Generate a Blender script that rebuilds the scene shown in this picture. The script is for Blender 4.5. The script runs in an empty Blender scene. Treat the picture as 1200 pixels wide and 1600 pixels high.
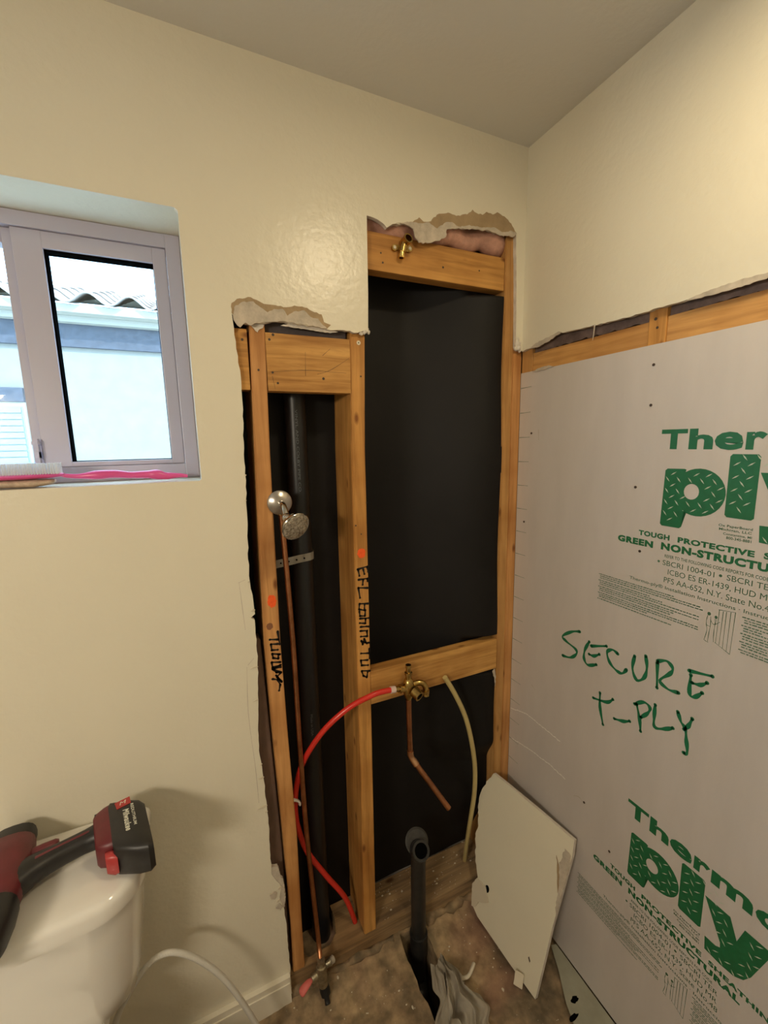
import bpy, bmesh, math, random
from mathutils import Vector, Matrix
from mathutils.geometry import tessellate_polygon
random.seed(7)
sc = bpy.context.scene
COL = sc.collection
# ------------------------------------------------------------------ camera
YAW, PITCH, ROLL = 0.42487, -0.16316, -0.01871
fw = Vector((math.sin(YAW)*math.cos(PITCH), math.cos(YAW)*math.cos(PITCH), math.sin(PITCH)))
rt = Vector((math.cos(YAW), -math.sin(YAW), 0)); up = rt.cross(fw)
r2 = rt*math.cos(ROLL)+up*math.sin(ROLL); u2 = -rt*math.sin(ROLL)+up*math.cos(ROLL)
cd = bpy.data.cameras.new('camera'); cam = bpy.data.objects.new('camera', cd); COL.objects.link(cam)
m3 = Matrix((r2, u2, -fw)).transposed()
cam.matrix_world = Matrix.Translation((-0.9382, -1.0411, 1.6306)) @ m3.to_4x4()
cd.sensor_fit = 'VERTICAL'; cd.sensor_height = 36; cd.lens = 36*659.6/1600; cd.clip_start = .01
sc.camera = cam
# ------------------------------------------------------------------ world, sun, lamps, exposure
w = bpy.data.worlds.new('sky'); sc.world = w; w.use_nodes = True
bg = w.node_tree.nodes['Background']; bg.inputs[0].default_value = (.50, .74, 1, 1); bg.inputs[1].default_value = 8.5
def lamp(name, kind, loc, energy, col, size=.1, sizey=None, to=None):
    l = bpy.data.lights.new(name, kind); l.energy = energy; l.color = col
    if kind == 'AREA':
        l.size = size
        if sizey: l.shape = 'RECTANGLE'; l.size_y = sizey
        else: l.shape = 'DISK'
    elif kind == 'POINT': l.shadow_soft_size = size
    o = bpy.data.objects.new(name, l); COL.objects.link(o); o.location = loc
    if to: o.rotation_euler = (Vector(to)-Vector(loc)).to_track_quat('-Z', 'Y').to_euler()
    return o
sun = lamp('sun', 'SUN', (0, -3, 8), 4.5, (.92, .96, 1)); sun.rotation_euler = (math.radians(48), 0, math.radians(14)); sun.data.angle = .01
WARM = (1, .82, .53)
lamp('ceiling_lamp', 'AREA', (-.36, -.84, 2.40), 6.1, WARM, .18, None, (-.36, -.84, 0))
lamp('vanity_lamp', 'AREA', (-2.0, -1.58, 1.86), 23, (1, .87, .69), .7, .16, (-.8, -.1, .35))
sc.view_settings.view_transform = 'Standard'; sc.view_settings.look = 'None'
sc.view_settings.gamma = 1; sc.view_settings.use_curve_mapping = False; sc.view_settings.exposure = 0.0
# ------------------------------------------------------------------ helpers
def obj(name, bm, mat, parent=None, label=None, cat=None, group=None, kind=None, smooth=False):
    """bm is in world coordinates; the object's origin goes to the base centre of its bounds."""
    vs = [v.co for v in bm.verts]
    lo = Vector([min(v[i] for v in vs) for i in range(3)]); hi = Vector([max(v[i] for v in vs) for i in range(3)])
    org = Vector(((lo.x+hi.x)/2, (lo.y+hi.y)/2, lo.z))
    for v in bm.verts: v.co -= org
    me = bpy.data.meshes.new(name); bm.to_mesh(me); bm.free()
    for m in (mat if isinstance(mat, (list, tuple)) else [mat]): me.materials.append(m)
    if smooth:
        for p in me.polygons: p.use_smooth = True
        if smooth != True:
            me.set_sharp_from_angle(angle=math.radians(smooth))
    o = bpy.data.objects.new(name, me); COL.objects.link(o)
    if parent:
        o.parent = parent; o.location = org - wloc(parent)
    else: o.location = org
    if label: o['label'] = label
    if cat: o['category'] = cat
    if group: o['group'] = group
    if kind: o['kind'] = kind
    return o
def wloc(o):
    v = Vector(o.location)
    while o.parent: o = o.parent; v += Vector(o.location)
    return v
def empty(name, loc, label, cat, group=None):
    o = bpy.data.objects.new(name, None); COL.objects.link(o); o.location = loc; o.empty_display_size = .02
    o['label'] = label; o['category'] = cat
    if group: o['group'] = group
    return o
def tag(o, label=None, cat=None, group=None, kind=None):
    for k, v in (('label', label), ('category', cat), ('group', group), ('kind', kind)):
        if v: o[k] = v
    return o
def box(bm, x0, x1, y0, y1, z0, z1, bev=0, mi=0):
    V = [bm.verts.new((x, y, z)) for z in (z0, z1) for y in (y0, y1) for x in (x0, x1)]
    F = [(0, 2, 3, 1), (4, 5, 7, 6), (0, 1, 5, 4), (2, 6, 7, 3), (0, 4, 6, 2), (1, 3, 7, 5)]
    fs = [bm.faces.new([V[i] for i in f]) for f in F]
    for f in fs: f.material_index = mi
    if bev:
        es = list({e for f in fs for e in f.edges})
        bmesh.ops.bevel(bm, geom=es, offset=bev, segments=2, affect='EDGES', profile=.6)
    return bm
def B(*a, **k): return box(bmesh.new(), *a, **k)
def catmull(P, n=6):
    P = [Vector(p) for p in P]; out = []
    for i in range(len(P)-1):
        p0 = P[max(i-1, 0)]; p1 = P[i]; p2 = P[i+1]; p3 = P[min(i+2, len(P)-1)]
        for k in range(n):
            t = k/n
            out.append(.5*((2*p1)+(-p0+p2)*t+(2*p0-5*p1+4*p2-p3)*t*t+(-p0+3*p1-3*p2+p3)*t**3))
    out.append(P[-1]); return out
def tube(bm, pts, r, seg=14, caps=True, flat=1.0, hollow=0, mi=0):
    """sweep a circle (or ellipse, flat = second axis ratio) along pts; r float or list"""
    pts = [Vector(p) for p in pts]; n = len(pts)
    rs = r if isinstance(r, (list, tuple)) else [r]*n
    T = []
    for i in range(n):
        a = pts[max(i-1, 0)]; b = pts[min(i+1, n-1)]; t = (b-a)
        T.append(t.normalized() if t.length > 1e-9 else Vector((0, 0, 1)))
    ref = Vector((0, 0, 1)) if abs(T[0].z) < .9 else Vector((0, 1, 0))
    u = (ref - T[0]*ref.dot(T[0])).normalized(); rings = []
    for i in range(n):
        u = (u - T[i]*u.dot(T[i])).normalized(); v = T[i].cross(u)
        rings.append([bm.verts.new(pts[i] + (u*math.cos(2*math.pi*k/seg)*flat + v*math.sin(2*math.pi*k/seg))*rs[i]) for k in range(seg)])
    for i in range(n-1):
        for k in range(seg):
            f = bm.faces.new((rings[i][k], rings[i][(k+1) % seg], rings[i+1][(k+1) % seg], rings[i+1][k])); f.material_index = mi
    def endcap(ring, c, t, rr, flip):
        if hollow:
            inn = [bm.verts.new(c+(v.co-c)*hollow) for v in ring]
            dp = [bm.verts.new(v.co - t*rr*1.6) for v in inn]
            for k in range(seg):
                k2 = (k+1) % seg
                bm.faces.new((ring[k], ring[k2], inn[k2], inn[k])).material_index = mi
                bm.faces.new((inn[k], inn[k2], dp[k2], dp[k])).material_index = mi
            bm.faces.new(dp).material_index = mi
        else: bm.faces.new(ring[::-1] if flip else ring).material_index = mi
    if caps:
        bm.faces.new(rings[0][::-1]).material_index = mi; endcap(rings[-1], pts[-1], T[-1], rs[-1], False)
    bmesh.ops.recalc_face_normals(bm, faces=bm.faces)
    return bm
def jag(P, step=.012, amp=.002, seed=1, closed=False):
    """roughen a 2D polyline"""
    rnd = random.Random(seed); out = []
    n = len(P) if closed else len(P)-1
    for i in range(n):
        a = Vector(P[i]); b = Vector(P[(i+1) % len(P)]); L = (b-a).length; k = max(1, int(L/step))
        nrm = Vector((-(b-a).y, (b-a).x))/max(L, 1e-9)
        for j in range(k):
            p = a+(b-a)*(j/k)
            if j: p += nrm*rnd.uniform(-amp, amp)
            out.append((p.x, p.y))
    if not closed: out.append(tuple(P[-1]))
    return out
def plate(bm, loops, to3, thick, mi=0, side_mi=None):
    """fill 2D loops (outer, holes...), map to 3D with to3(u,v), extrude by vector thick"""
    side_mi = mi if side_mi is None else side_mi
    thick = Vector(thick)
    L = [[Vector((p[0], p[1], 0)) for p in l] for l in loops]
    tris = tessellate_polygon(L); flat = [p for l in L for p in l]
    A = [bm.verts.new(to3(p.x, p.y)) for p in flat]; Bv = [bm.verts.new(Vector(to3(p.x, p.y))+thick) for p in flat]
    for t in tris:
        try: bm.faces.new([A[i] for i in t]).material_index = mi
        except ValueError: pass
        try: bm.faces.new([Bv[i] for i in reversed(t)]).material_index = side_mi
        except ValueError: pass
    s = 0
    for l in L:
        n = len(l)
        for i in range(n):
            a, b = s+i, s+(i+1) % n
            try: bm.faces.new((A[a], A[b], Bv[b], Bv[a])).material_index = side_mi
            except ValueError: pass
        s += n
    bmesh.ops.recalc_face_normals(bm, faces=bm.faces)
    return bm
BW = lambda y: (lambda u, v: (u, y, v))        # back wall plane: u = x, v = z
RW = lambda x: (lambda u, v: (x, -u, v))       # right wall plane: u = -y, v = z
def ribbon(bm, pts, wdt, to3, lift=(0, 0, 0), sm=5):
    """flat marker stroke, smoothed, with round ends"""
    P = [Vector((p[0], p[1], 0)) for p in pts]
    if len(P) > 2 and not sm:
        for a, b_ in zip(pts[:-1], pts[1:]): ribbon(bm, [a, b_], wdt, to3, lift)
        return bm
    P = catmull(P, sm) if len(P) > 2 else [P[0].lerp(P[-1], i/4) for i in range(5)]
    lf = Vector(lift); n = len(P); Lr = []
    for i in range(n):
        t = (P[min(i+1, n-1)]-P[max(i-1, 0)])
        t = t.normalized() if t.length > 1e-9 else Vector((1, 0, 0))
        nn = Vector((-t.y, t.x, 0)); ww = wdt*.5*(.86+.28*math.sin(i*.9+len(pts)))
        Lr.append((P[i]+nn*ww, P[i]-nn*ww))
    vs = [(bm.verts.new(Vector(to3(a.x, a.y))+lf), bm.verts.new(Vector(to3(b.x, b.y))+lf)) for a, b in Lr]
    for i in range(n-1): bm.faces.new((vs[i][0], vs[i+1][0], vs[i+1][1], vs[i][1]))
    for c in (P[0], P[-1]):
        ring = [bm.verts.new(Vector(to3(c.x+wdt*.5*math.cos(a), c.y+wdt*.5*math.sin(a)))+lf*1.05) for a in [k*math.pi/4 for k in range(8)]]
        bm.faces.new(ring)
    return bm
_fc = {}
def text(bm, s, u0, v0, u1, v1, to3, bold=0.0, lift=(0, 0, 0)):
    """flat lettering fitted to a box"""
    key = (s, bold)
    if key not in _fc:
        c = bpy.data.curves.new('t', 'FONT'); c.body = s; c.resolution_u = 3; c.offset = bold; c.space_character = 1+bold*2.0
        o = bpy.data.objects.new('t', c); COL.objects.link(o)
        me = bpy.data.meshes.new_from_object(o.evaluated_get(bpy.context.evaluated_depsgraph_get()))
        V = [tuple(v.co) for v in me.vertices]; F = [tuple(p.vertices) for p in me.polygons]
        bpy.data.objects.remove(o); bpy.data.curves.remove(c); bpy.data.meshes.remove(me)
        _fc[key] = (V, F)
    V, F = _fc[key]
    a0 = min(v[0] for v in V); a1 = max(v[0] for v in V); b0 = min(v[1] for v in V); b1 = max(v[1] for v in V)
    lf = Vector(lift)
    vs = [bm.verts.new(Vector(to3(u0+(v[0]-a0)/(a1-a0)*(u1-u0), v0+(v[1]-b0)/(b1-b0)*(v1-v0)))+lf) for v in V]
    for f in F:
        try: bm.faces.new([vs[i] for i in f])
        except ValueError: pass
# ------------------------------------------------------------------ materials
def nodes(name):
    m = bpy.data.materials.new(name); m.use_nodes = True; nt = m.node_tree
    return m, nt, nt.nodes['Principled BSDF']
def N(nt, typ, **k):
    n = nt.nodes.new(typ)
    for a, v in k.items():
        if a in n.inputs: n.inputs[a].default_value = v
        else: setattr(n, a, v)
    return n
def simple(name, col, rough=.5, metal=0, bump=0, bscale=80, var=0, vscale=8, col2=None, spec=None, clear=0, stretch=(1, 1, 1), detail=6):
    m, nt, p = nodes(name)
    p.inputs['Base Color'].default_value = (*col, 1); p.inputs['Roughness'].default_value = rough; p.inputs['Metallic'].default_value = metal
    if spec is not None: p.inputs['Specular IOR Level'].default_value = spec
    if clear: p.inputs['Coat Weight'].default_value = clear
    tc = N(nt, 'ShaderNodeTexCoord'); mp = N(nt, 'ShaderNodeMapping'); mp.inputs['Scale'].default_value = stretch
    nt.links.new(tc.outputs['Object'], mp.inputs[0])
    if var:
        nz = N(nt, 'ShaderNodeTexNoise', Scale=vscale, Detail=detail, Roughness=.6); nt.links.new(mp.outputs[0], nz.inputs['Vector'])
        rp = N(nt, 'ShaderNodeValToRGB'); c2 = col2 or tuple(x*(1-var) for x in col)
        rp.color_ramp.elements[0].position = .32; rp.color_ramp.elements[1].position = .68
        rp.color_ramp.elements[0].color = (*c2, 1); rp.color_ramp.elements[1].color = (*col, 1)
        nt.links.new(nz.outputs[0], rp.inputs[0]); nt.links.new(rp.outputs[0], p.inputs['Base Color'])
    if bump:
        nz = N(nt, 'ShaderNodeTexNoise', Scale=bscale, Detail=3.0); nt.links.new(mp.outputs[0], nz.inputs['Vector'])
        b = N(nt, 'ShaderNodeBump', Strength=bump, Distance=.002); nt.links.new(nz.outputs[0], b.inputs['Height']); nt.links.new(b.outputs[0], p.inputs['Normal'])
    return m
def wood(name, axis, light=(.63, .32, .088), dark=(.36, .165, .04), seed=0, rough=.6, spotty=0):
    m, nt, p = nodes(name); p.inputs['Roughness'].default_value = rough; p.inputs['Specular IOR Level'].default_value = .35
    tc = N(nt, 'ShaderNodeTexCoord'); mp = N(nt, 'ShaderNodeMapping')
    s = [26, 26, 26]; s[axis] = 1.6; mp.inputs['Scale'].default_value = s; mp.inputs['Location'].default_value = (seed*3.1, seed*1.7, seed*2.3)
    nt.links.new(tc.outputs['Object'], mp.inputs[0])
    nz = N(nt, 'ShaderNodeTexNoise', Scale=2.2, Detail=7.0, Roughness=.6, Distortion=.6); nt.links.new(mp.outputs[0], nz.inputs['Vector'])
    rp = N(nt, 'ShaderNodeValToRGB'); e = rp.color_ramp.elements
    e[0].position = .30; e[0].color = (*dark, 1); e[1].position = .62; e[1].color = (*light, 1)
    nt.links.new(nz.outputs[0], rp.inputs[0])
    # broad tone shift and knots
    n2 = N(nt, 'ShaderNodeTexNoise', Scale=5.0, Detail=3.0); nt.links.new(tc.outputs['Object'], n2.inputs['Vector'])
    r2 = N(nt, 'ShaderNodeValToRGB'); r2.color_ramp.elements[0].color = (.68, .58, .46, 1); r2.color_ramp.elements[1].color = (1, 1, 1, 1)
    r2.color_ramp.elements[0].position = .30; r2.color_ramp.elements[1].position = .6
    nt.links.new(n2.outputs[0], r2.inputs[0])
    mx = N(nt, 'ShaderNodeMix', data_type='RGBA', blend_type='MULTIPLY'); mx.inputs[0].default_value = 1
    nt.links.new(rp.outputs[0], mx.inputs[6]); nt.links.new(r2.outputs[0], mx.inputs[7])
    m2 = N(nt, 'ShaderNodeMapping'); s2 = [16, 16, 16]; s2[axis] = 7; m2.inputs['Scale'].default_value = s2; m2.inputs['Location'].default_value = (seed*1.3+.3, seed*.7, seed*.9)
    nt.links.new(tc.outputs['Object'], m2.inputs[0])
    vo = N(nt, 'ShaderNodeTexVoronoi', Scale=1.0); nt.links.new(m2.outputs[0], vo.inputs['Vector'])
    r3 = N(nt, 'ShaderNodeValToRGB'); r3.color_ramp.elements[0].color = (.32, .2, .13, 1); r3.color_ramp.elements[1].color = (1, 1, 1, 1)
    r3.color_ramp.elements[0].position = .06; r3.color_ramp.elements[1].position = .14
    nt.links.new(vo.outputs['Distance'], r3.inputs[0])
    m3_ = N(nt, 'ShaderNodeMix', data_type='RGBA', blend_type='MULTIPLY'); m3_.inputs[0].default_value = .9
    nt.links.new(mx.outputs[2], m3_.inputs[6]); nt.links.new(r3.outputs[0], m3_.inputs[7])
    nt.links.new(m3_.outputs[2], p.inputs['Base Color'])
    b = N(nt, 'ShaderNodeBump', Strength=.15, Distance=.001); nt.links.new(nz.outputs[0], b.inputs['Height']); nt.links.new(b.outputs[0], p.inputs['Normal'])
    return m
PAINT = simple('wall_paint', (.74, .69, .555), .30, bump=.55, bscale=62, var=.04, vscale=3)
CEIL = simple('ceiling_paint', (.68, .66, .61), .7, bump=.25, bscale=80)
GYP = simple('gypsum_core', (.74, .68, .60), .95, bump=.8, bscale=160, var=.25, vscale=40)
TORN = simple('torn_kraft_paper', (.42, .30, .17), .9, bump=.5, bscale=120, var=.3, vscale=18)
TORNW = simple('torn_grey_paper', (.60, .52, .42), .9, bump=1, bscale=60, var=.35, vscale=30)
W = [wood('fir_vertical', 2, seed=1), wood('fir_vertical_red', 2, (.64, .33, .12), (.42, .19, .06), seed=2), wood('fir_vertical_pale', 2, (.58, .32, .11), (.38, .19, .06), seed=3)]
WX = [wood('fir_across', 0, (.68, .38, .115), seed=4), wood('fir_across_knotty', 0, (.62, .32, .085), seed=7), wood('fir_plate_dirty', 0, (.40, .27, .14), (.17, .115, .07), seed=5)]
WY = wood('fir_along_right_wall', 1, (.66, .36, .12), (.42, .2, .06), seed=6)
WBR = simple('shaded_board', (.20, .12, .085), .85, var=.4, vscale=14, stretch=(3, 3, .6), bump=.3)  # dull brown: the shade on the board's side is put into its colour
BLACK = simple('black_building_paper', (.0060, .0052, .0056), .60, spec=.3, bump=.35, bscale=14, var=.4, vscale=6)
ABS = simple('black_abs', (.010, .011, .013), .38, bump=.05, var=.3, vscale=20)
ABSD = simple('black_abs_dusty', (.011, .011, .012), .42, bump=.1, var=.6, vscale=26, col2=(.03, .028, .025))
VOID = simple('dark_void', (.003, .003, .003), .95, spec=0)
SHEATH = simple('grey_sheathing_paper', (.60, .55, .515), .45, bump=.12, bscale=220, var=.07, vscale=5, stretch=(1, 3, .7))
GREEN = simple('green_print_ink', (.012, .15, .055), .45, var=.2, vscale=60)
GREEN2 = simple('green_marker', (.008, .16, .070), .4)
PALEPR = simple('paper_showing_through_print', (.50, .55, .45), .5)
INK = simple('small_print_ink', (.06, .15, .085), .55)
MARK = simple('black_marker', (.008, .007, .007), .5)
ORANGE = simple('orange_spray', (.95, .13, .02), .6, var=.25, vscale=90, col2=(.8, .09, .01))
KNOT = simple('nail_and_knot', (.05, .03, .018), .5)
STEEL = simple('galvanised_steel', (.55, .5, .42), .35, 1)
CHROME = simple('scaled_chrome', (.62, .58, .52), .16, 1, bump=.15, bscale=60, var=.3, vscale=40)
SCALE = simple('limescale_face', (.58, .52, .42), .55, .4, bump=1, bscale=260, vscale=170, var=.8, col2=(.10, .075, .05), detail=3)
BRASS = simple('brass', (.62, .42, .14), .25, 1, var=.45, vscale=50)
COPPER = simple('copper', (.60, .27, .13), .35, 1, var=.5, vscale=18)
PEXR = simple('red_pex', (.62, .03, .02), .25, spec=.6)
PEXY = simple('yellowed_pex', (.52, .42, .18), .3, spec=.6)
WHITEP = simple('white_plastic', (.78, .76, .70), .4)
HOSE = simple('white_braided_hose', (.66, .64, .58), .45, bump=.6, bscale=300)
INSUL = simple('pink_insulation', (.66, .36, .27), .95, bump=1, bscale=50, var=.45, vscale=25)
VINYL = simple('window_vinyl', (.46, .44, .535), .35)
PORC = simple('porcelain', (.80, .77, .71), .08, clear=.6, spec=.6)
RED = simple('red_tool_plastic', (.15, .018, .024), .42, var=.25, vscale=40)
REDB = simple('bright_red_label', (.42, .04, .04), .35)
RUB = simple('black_tool_rubber', (.020, .018, .018), .42, bump=.1, var=.4, vscale=30)
LABELW = simple('white_print', (.72, .72, .62), .5)
PINK = simple('pink_brush_plastic', (.66, .08, .28), .3, spec=.6)
BRIST = simple('white_bristle', (.72, .76, .80), .6)
PUM = simple('tan_scrub_pad', (.62, .48, .36), .95, bump=1, bscale=120, var=.5, vscale=60)
RAG = simple('grey_rag', (.72, .65, .53), .95, bump=.4, bscale=200, var=.3, vscale=12)
STRIP = simple('grey_green_board', (.36, .35, .27), .7, var=.25, vscale=12)
BASEB = simple('baseboard_paint', (.74, .69, .57), .4)
DUST = simple('plaster_crumb', (.62, .55, .43), .9)

def floor_mat():
    m, nt, p = nodes('dirty_concrete'); p.inputs['Roughness'].default_value = .85
    tc = N(nt, 'ShaderNodeTexCoord')
    n1 = N(nt, 'ShaderNodeTexNoise', Scale=5.0, Detail=8.0, Roughness=.65); nt.links.new(tc.outputs['Object'], n1.inputs['Vector'])
    r1 = N(nt, 'ShaderNodeValToRGB'); e = r1.color_ramp.elements
    e[0].position = .33; e[0].color = (.11, .095, .07, 1); e[1].position = .66; e[1].color = (.46, .34, .21, 1)
    x = e.new(.5); x.color = (.30, .215, .135, 1)
    nt.links.new(n1.outputs[0], r1.inputs[0])
    n2 = N(nt, 'ShaderNodeTexNoise', Scale=30.0, Detail=5.0); nt.links.new(tc.outputs['Object'], n2.inputs['Vector'])
    r2_ = N(nt, 'ShaderNodeValToRGB'); r2_.color_ramp.elements[0].position = .35; r2_.color_ramp.elements[1].position = .75
    r2_.color_ramp.elements[0].color = (.55, .55, .5, 1); r2_.color_ramp.elements[1].color = (1.25, 1.2, 1.1, 1)
    nt.links.new(n2.outputs[0], r2_.inputs[0])
    mx = N(nt, 'ShaderNodeMix', data_type='RGBA', blend_type='MULTIPLY'); mx.inputs[0].default_value = 1
    nt.links.new(r1.outputs[0], mx.inputs[6]); nt.links.new(r2_.outputs[0], mx.inputs[7])
    n3 = N(nt, 'ShaderNodeTexNoise', Scale=3.3, Detail=2.0); nt.links.new(tc.outputs['Object'], n3.inputs['Vector'])
    r3 = N(nt, 'ShaderNodeValToRGB'); r3.color_ramp.elements[0].position = .55; r3.color_ramp.elements[1].position = .68
    nt.links.new(n3.outputs[0], r3.inputs[0])
    m3_ = N(nt, 'ShaderNodeMix', data_type='RGBA', blend_type='MIX'); nt.links.new(r3.outputs[0], m3_.inputs[0])
    nt.links.new(mx.outputs[2], m3_.inputs[6]); m3_.inputs[7].default_value = (.36, .17, .12, 1)
    mb = N(nt, 'ShaderNodeMath', operation='MULTIPLY'); mb.inputs[1].default_value = .45; nt.links.new(r3.outputs[0], mb.inputs[0]); nt.links.new(mb.outputs[0], m3_.inputs[0])
    nt.links.new(m3_.outputs[2], p.inputs['Base Color'])
    b = N(nt, 'ShaderNodeBump', Strength=.6, Distance=.004); nt.links.new(n2.outputs[0], b.inputs['Height']); nt.links.new(b.outputs[0], p.inputs['Normal'])
    return m
FLOOR = floor_mat()
def glass_mat():
    m = bpy.data.materials.new('window_glass'); m.use_nodes = True; nt = m.node_tree; nt.nodes.clear()
    o = N(nt, 'ShaderNodeOutputMaterial'); t = N(nt, 'ShaderNodeBsdfTransparent'); g = N(nt, 'ShaderNodeBsdfGlossy', Roughness=.02)
    t.inputs[0].default_value = (.93, .97, .97, 1); mx = N(nt, 'ShaderNodeMixShader'); mx.inputs[0].default_value = .06
    nt.links.new(t.outputs[0], mx.inputs[1]); nt.links.new(g.outputs[0], mx.inputs[2]); nt.links.new(mx.outputs[0], o.inputs[0]); return m
GLASS = glass_mat()

# ------------------------------------------------------------------ setting: walls, ceiling, floor
left = [(-.797, 0), (-.797, .05), (-.799, .256), (-.802, .32), (-.813, .368), (-.806, .40), (-.830, .455), (-.829, .55), (-.827, .60), (-.829, .669), (-.832, .749), (-.834, .775), (-.838, .827),
        (-.8375, .90), (-.832, .973), (-.8265, 1.06), (-.825, 1.147), (-.826, 1.2), (-.835, 1.208), (-.824, 1.216), (-.8262, 1.25), (-.832, 1.315), (-.829, 1.40), (-.826, 1.473), (-.822, 1.624), (-.818, 1.768), (-.8235, 1.86), (-.828, 1.918)]
top1 = [(-.8295, 1.918), (-.815, 1.905), (-.80, 1.900), (-.775, 1.904), (-.72, 1.912), (-.67, 1.909), (-.61, 1.904), (-.56, 1.905), (-.53, 1.903), (-.515, 1.909), (-.507, 1.912), (-.502, 1.906)]
edge = [(-.502, 1.906), (-.4995, 2.0), (-.4985, 2.16)]
top2 = [(-.4985, 2.176), (-.470, 2.172), (-.445, 2.158), (-.419, 2.172), (-.385, 2.178), (-.335, 2.168), (-.30, 2.184), (-.24, 2.196), (-.18, 2.206), (-.13, 2.208), (-.09, 2.204), (-.06, 2.208), (-.040, 2.212)]
rightE = [(-.036, 2.212), (-.030, 2.10), (-.0265, 2.0), (-.024, 1.905), (-.018, 1.897), (0.0, 1.896), (0.0, 2.44)]
outer = jag(left, .014, .0014, 3) + jag(top1, .008, .002, 4)[1:] + edge[1:] + jag(top2, .008, .0025, 5) + jag(rightE[:3], .01, .0006, 6) + rightE[3:] + [(-2.6, 2.44), (-2.6, 0)]
WX0, WX1, WZ0, WZ1 = -2.02, -.919, 1.553, 2.113
hole = [(WX0, WZ0), (WX1-.004, WZ0), (WX1, WZ0+.004), (WX1, WZ1-.006), (WX1-.006, WZ1), (WX0, WZ1)]
bm = plate(bmesh.new(), [outer, hole], BW(0), (0, .0125, 0), 0, 1)
for f in bm.faces:
    c_ = f.calc_center_median()
    if WX0-.01 < c_.x < WX1+.01 and WZ0-.01 < c_.z < WZ1+.01 and .001 < c_.y < .012: f.material_index = 0
wall_back = obj('wall_back', bm, [PAINT, GYP], kind='structure')
# deep painted window reveal
for (a, b_, c_, d_) in ((WX1, WX1+.012, WZ0, WZ1), (WX0-.012, WX0, WZ0, WZ1), (WX0-.012, WX1+.012, WZ1, WZ1+.012), (WX0-.012, WX1+.012, WZ0-.012, WZ0)):
    obj('window_reveal', B(a, b_, .0125, .19, c_, d_), PAINT, wall_back)
# torn areas around the openings
bm = bmesh.new()
T1 = [(-.8285, 1.920), (-.827, 1.940), (-.815, 1.950), (-.785, 1.957), (-.766, 1.950), (-.757, 1.946), (-.731, 1.946), (-.707, 1.944), (-.687, 1.950), (-.657, 1.948), (-.640, 1.940), (-.622, 1.937), (-.617, 1.920), (-.600, 1.915), (-.61, 1.906), (-.67, 1.911), (-.72, 1.914), (-.775, 1.906), (-.80, 1.902), (-.815, 1.907)]
plate(bm, [jag(T1, .006, .0012, 8, True)], BW(-.0006), (0, .0009, 0)); obj('torn_kraft_paper', bm, TORN, wall_back)
T1w = [(-.826, 1.912), (-.822, 1.932), (-.805, 1.944), (-.78, 1.948), (-.765, 1.937), (-.75, 1.928), (-.735, 1.937), (-.715, 1.939), (-.705, 1.925), (-.69, 1.936), (-.665, 1.941), (-.65, 1.928), (-.632, 1.926), (-.620, 1.912), (-.61, 1.905), (-.67, 1.909), (-.72, 1.912), (-.775, 1.903), (-.79, 1.896), (-.80, 1.901), (-.812, 1.890), (-.822, 1.9)]
bm = plate(bmesh.new(), [jag(T1w, .005, .0014, 9, True)], BW(-.0030), (0, .0028, 0)); obj('exposed_gypsum', bm, TORNW, wall_back)
T2 = [(-.419, 2.173), (-.395, 2.177), (-.372, 2.184), (-.353, 2.198), (-.340, 2.190), (-.318, 2.195), (-.300, 2.214), (-.266, 2.225), (-.24, 2.222), (-.205, 2.232), (-.188, 2.247), (-.175, 2.241), (-.155, 2.240), (-.142, 2.250), (-.12, 2.247), (-.105, 2.256), (-.08, 2.250), (-.055, 2.236), (-.035, 2.215), (-.040, 2.209), (-.06, 2.206), (-.09, 2.202), (-.13, 2.206), (-.18, 2.204), (-.24, 2.194), (-.30, 2.182), (-.335, 2.166), (-.385, 2.176)]
bm = plate(bmesh.new(), [jag(T2, .006, .0016, 10, True)], BW(-.0006), (0, .0009, 0)); obj('torn_kraft_paper', bm, TORN, wall_back)
T2w = [(-.41, 2.174), (-.375, 2.182), (-.345, 2.184), (-.325, 2.190), (-.30, 2.180), (-.28, 2.196), (-.255, 2.203), (-.235, 2.196), (-.20, 2.206), (-.16, 2.206), (-.12, 2.214), (-.09, 2.207), (-.055, 2.216), (-.036, 2.212), (-.045, 2.203), (-.07, 2.200), (-.10, 2.198), (-.13, 2.203), (-.18, 2.198), (-.24, 2.190), (-.272, 2.182), (-.274, 2.164), (-.30, 2.150), (-.33, 2.140), (-.355, 2.137), (-.368, 2.150), (-.372, 2.166), (-.39, 2.172)]
bm = plate(bmesh.new(), [jag(T2w, .006, .0018, 11, True)], BW(-.0035), (0, .003, 0)); obj('exposed_gypsum', bm, TORNW, wall_back)
# crumbled gypsum at the two cut corners
def lumps(bm, spots, seed):
    rnd = random.Random(seed)
    for (x, y, z, r) in spots:
        s = bmesh.ops.create_icosphere(bm, subdivisions=2, radius=r)
        ph = rnd.random()*9
        for v in s['verts']:
            n_ = math.sin(v.co.x/r*3+ph)*math.cos(v.co.z/r*2.6+ph*2)*.3
            v.co = Vector((x, y, z)) + Vector((v.co.x*(1+n_), v.co.y*.7*(1+n_), v.co.z*(1.2+n_)))
    return bm
obj('crumbled_corner', lumps(bmesh.new(), [(-.017, .003, 1.915, .009), (-.012, .001, 1.904, .008), (-.020, .004, 1.902, .007), (-.008, .003, 1.918, .006), (-.006, .003, 1.898, .006), (-.016, .001, 1.928, .005)], 3), GYP, wall_back, smooth=True)
obj('crumbled_corner', lumps(bmesh.new(), [(-.505, .004, 1.912, .006), (-.512, .005, 1.908, .006), (-.499, .006, 1.909, .005), (-.52, .005, 1.904, .005)], 5), GYP, wall_back, smooth=True)
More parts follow.
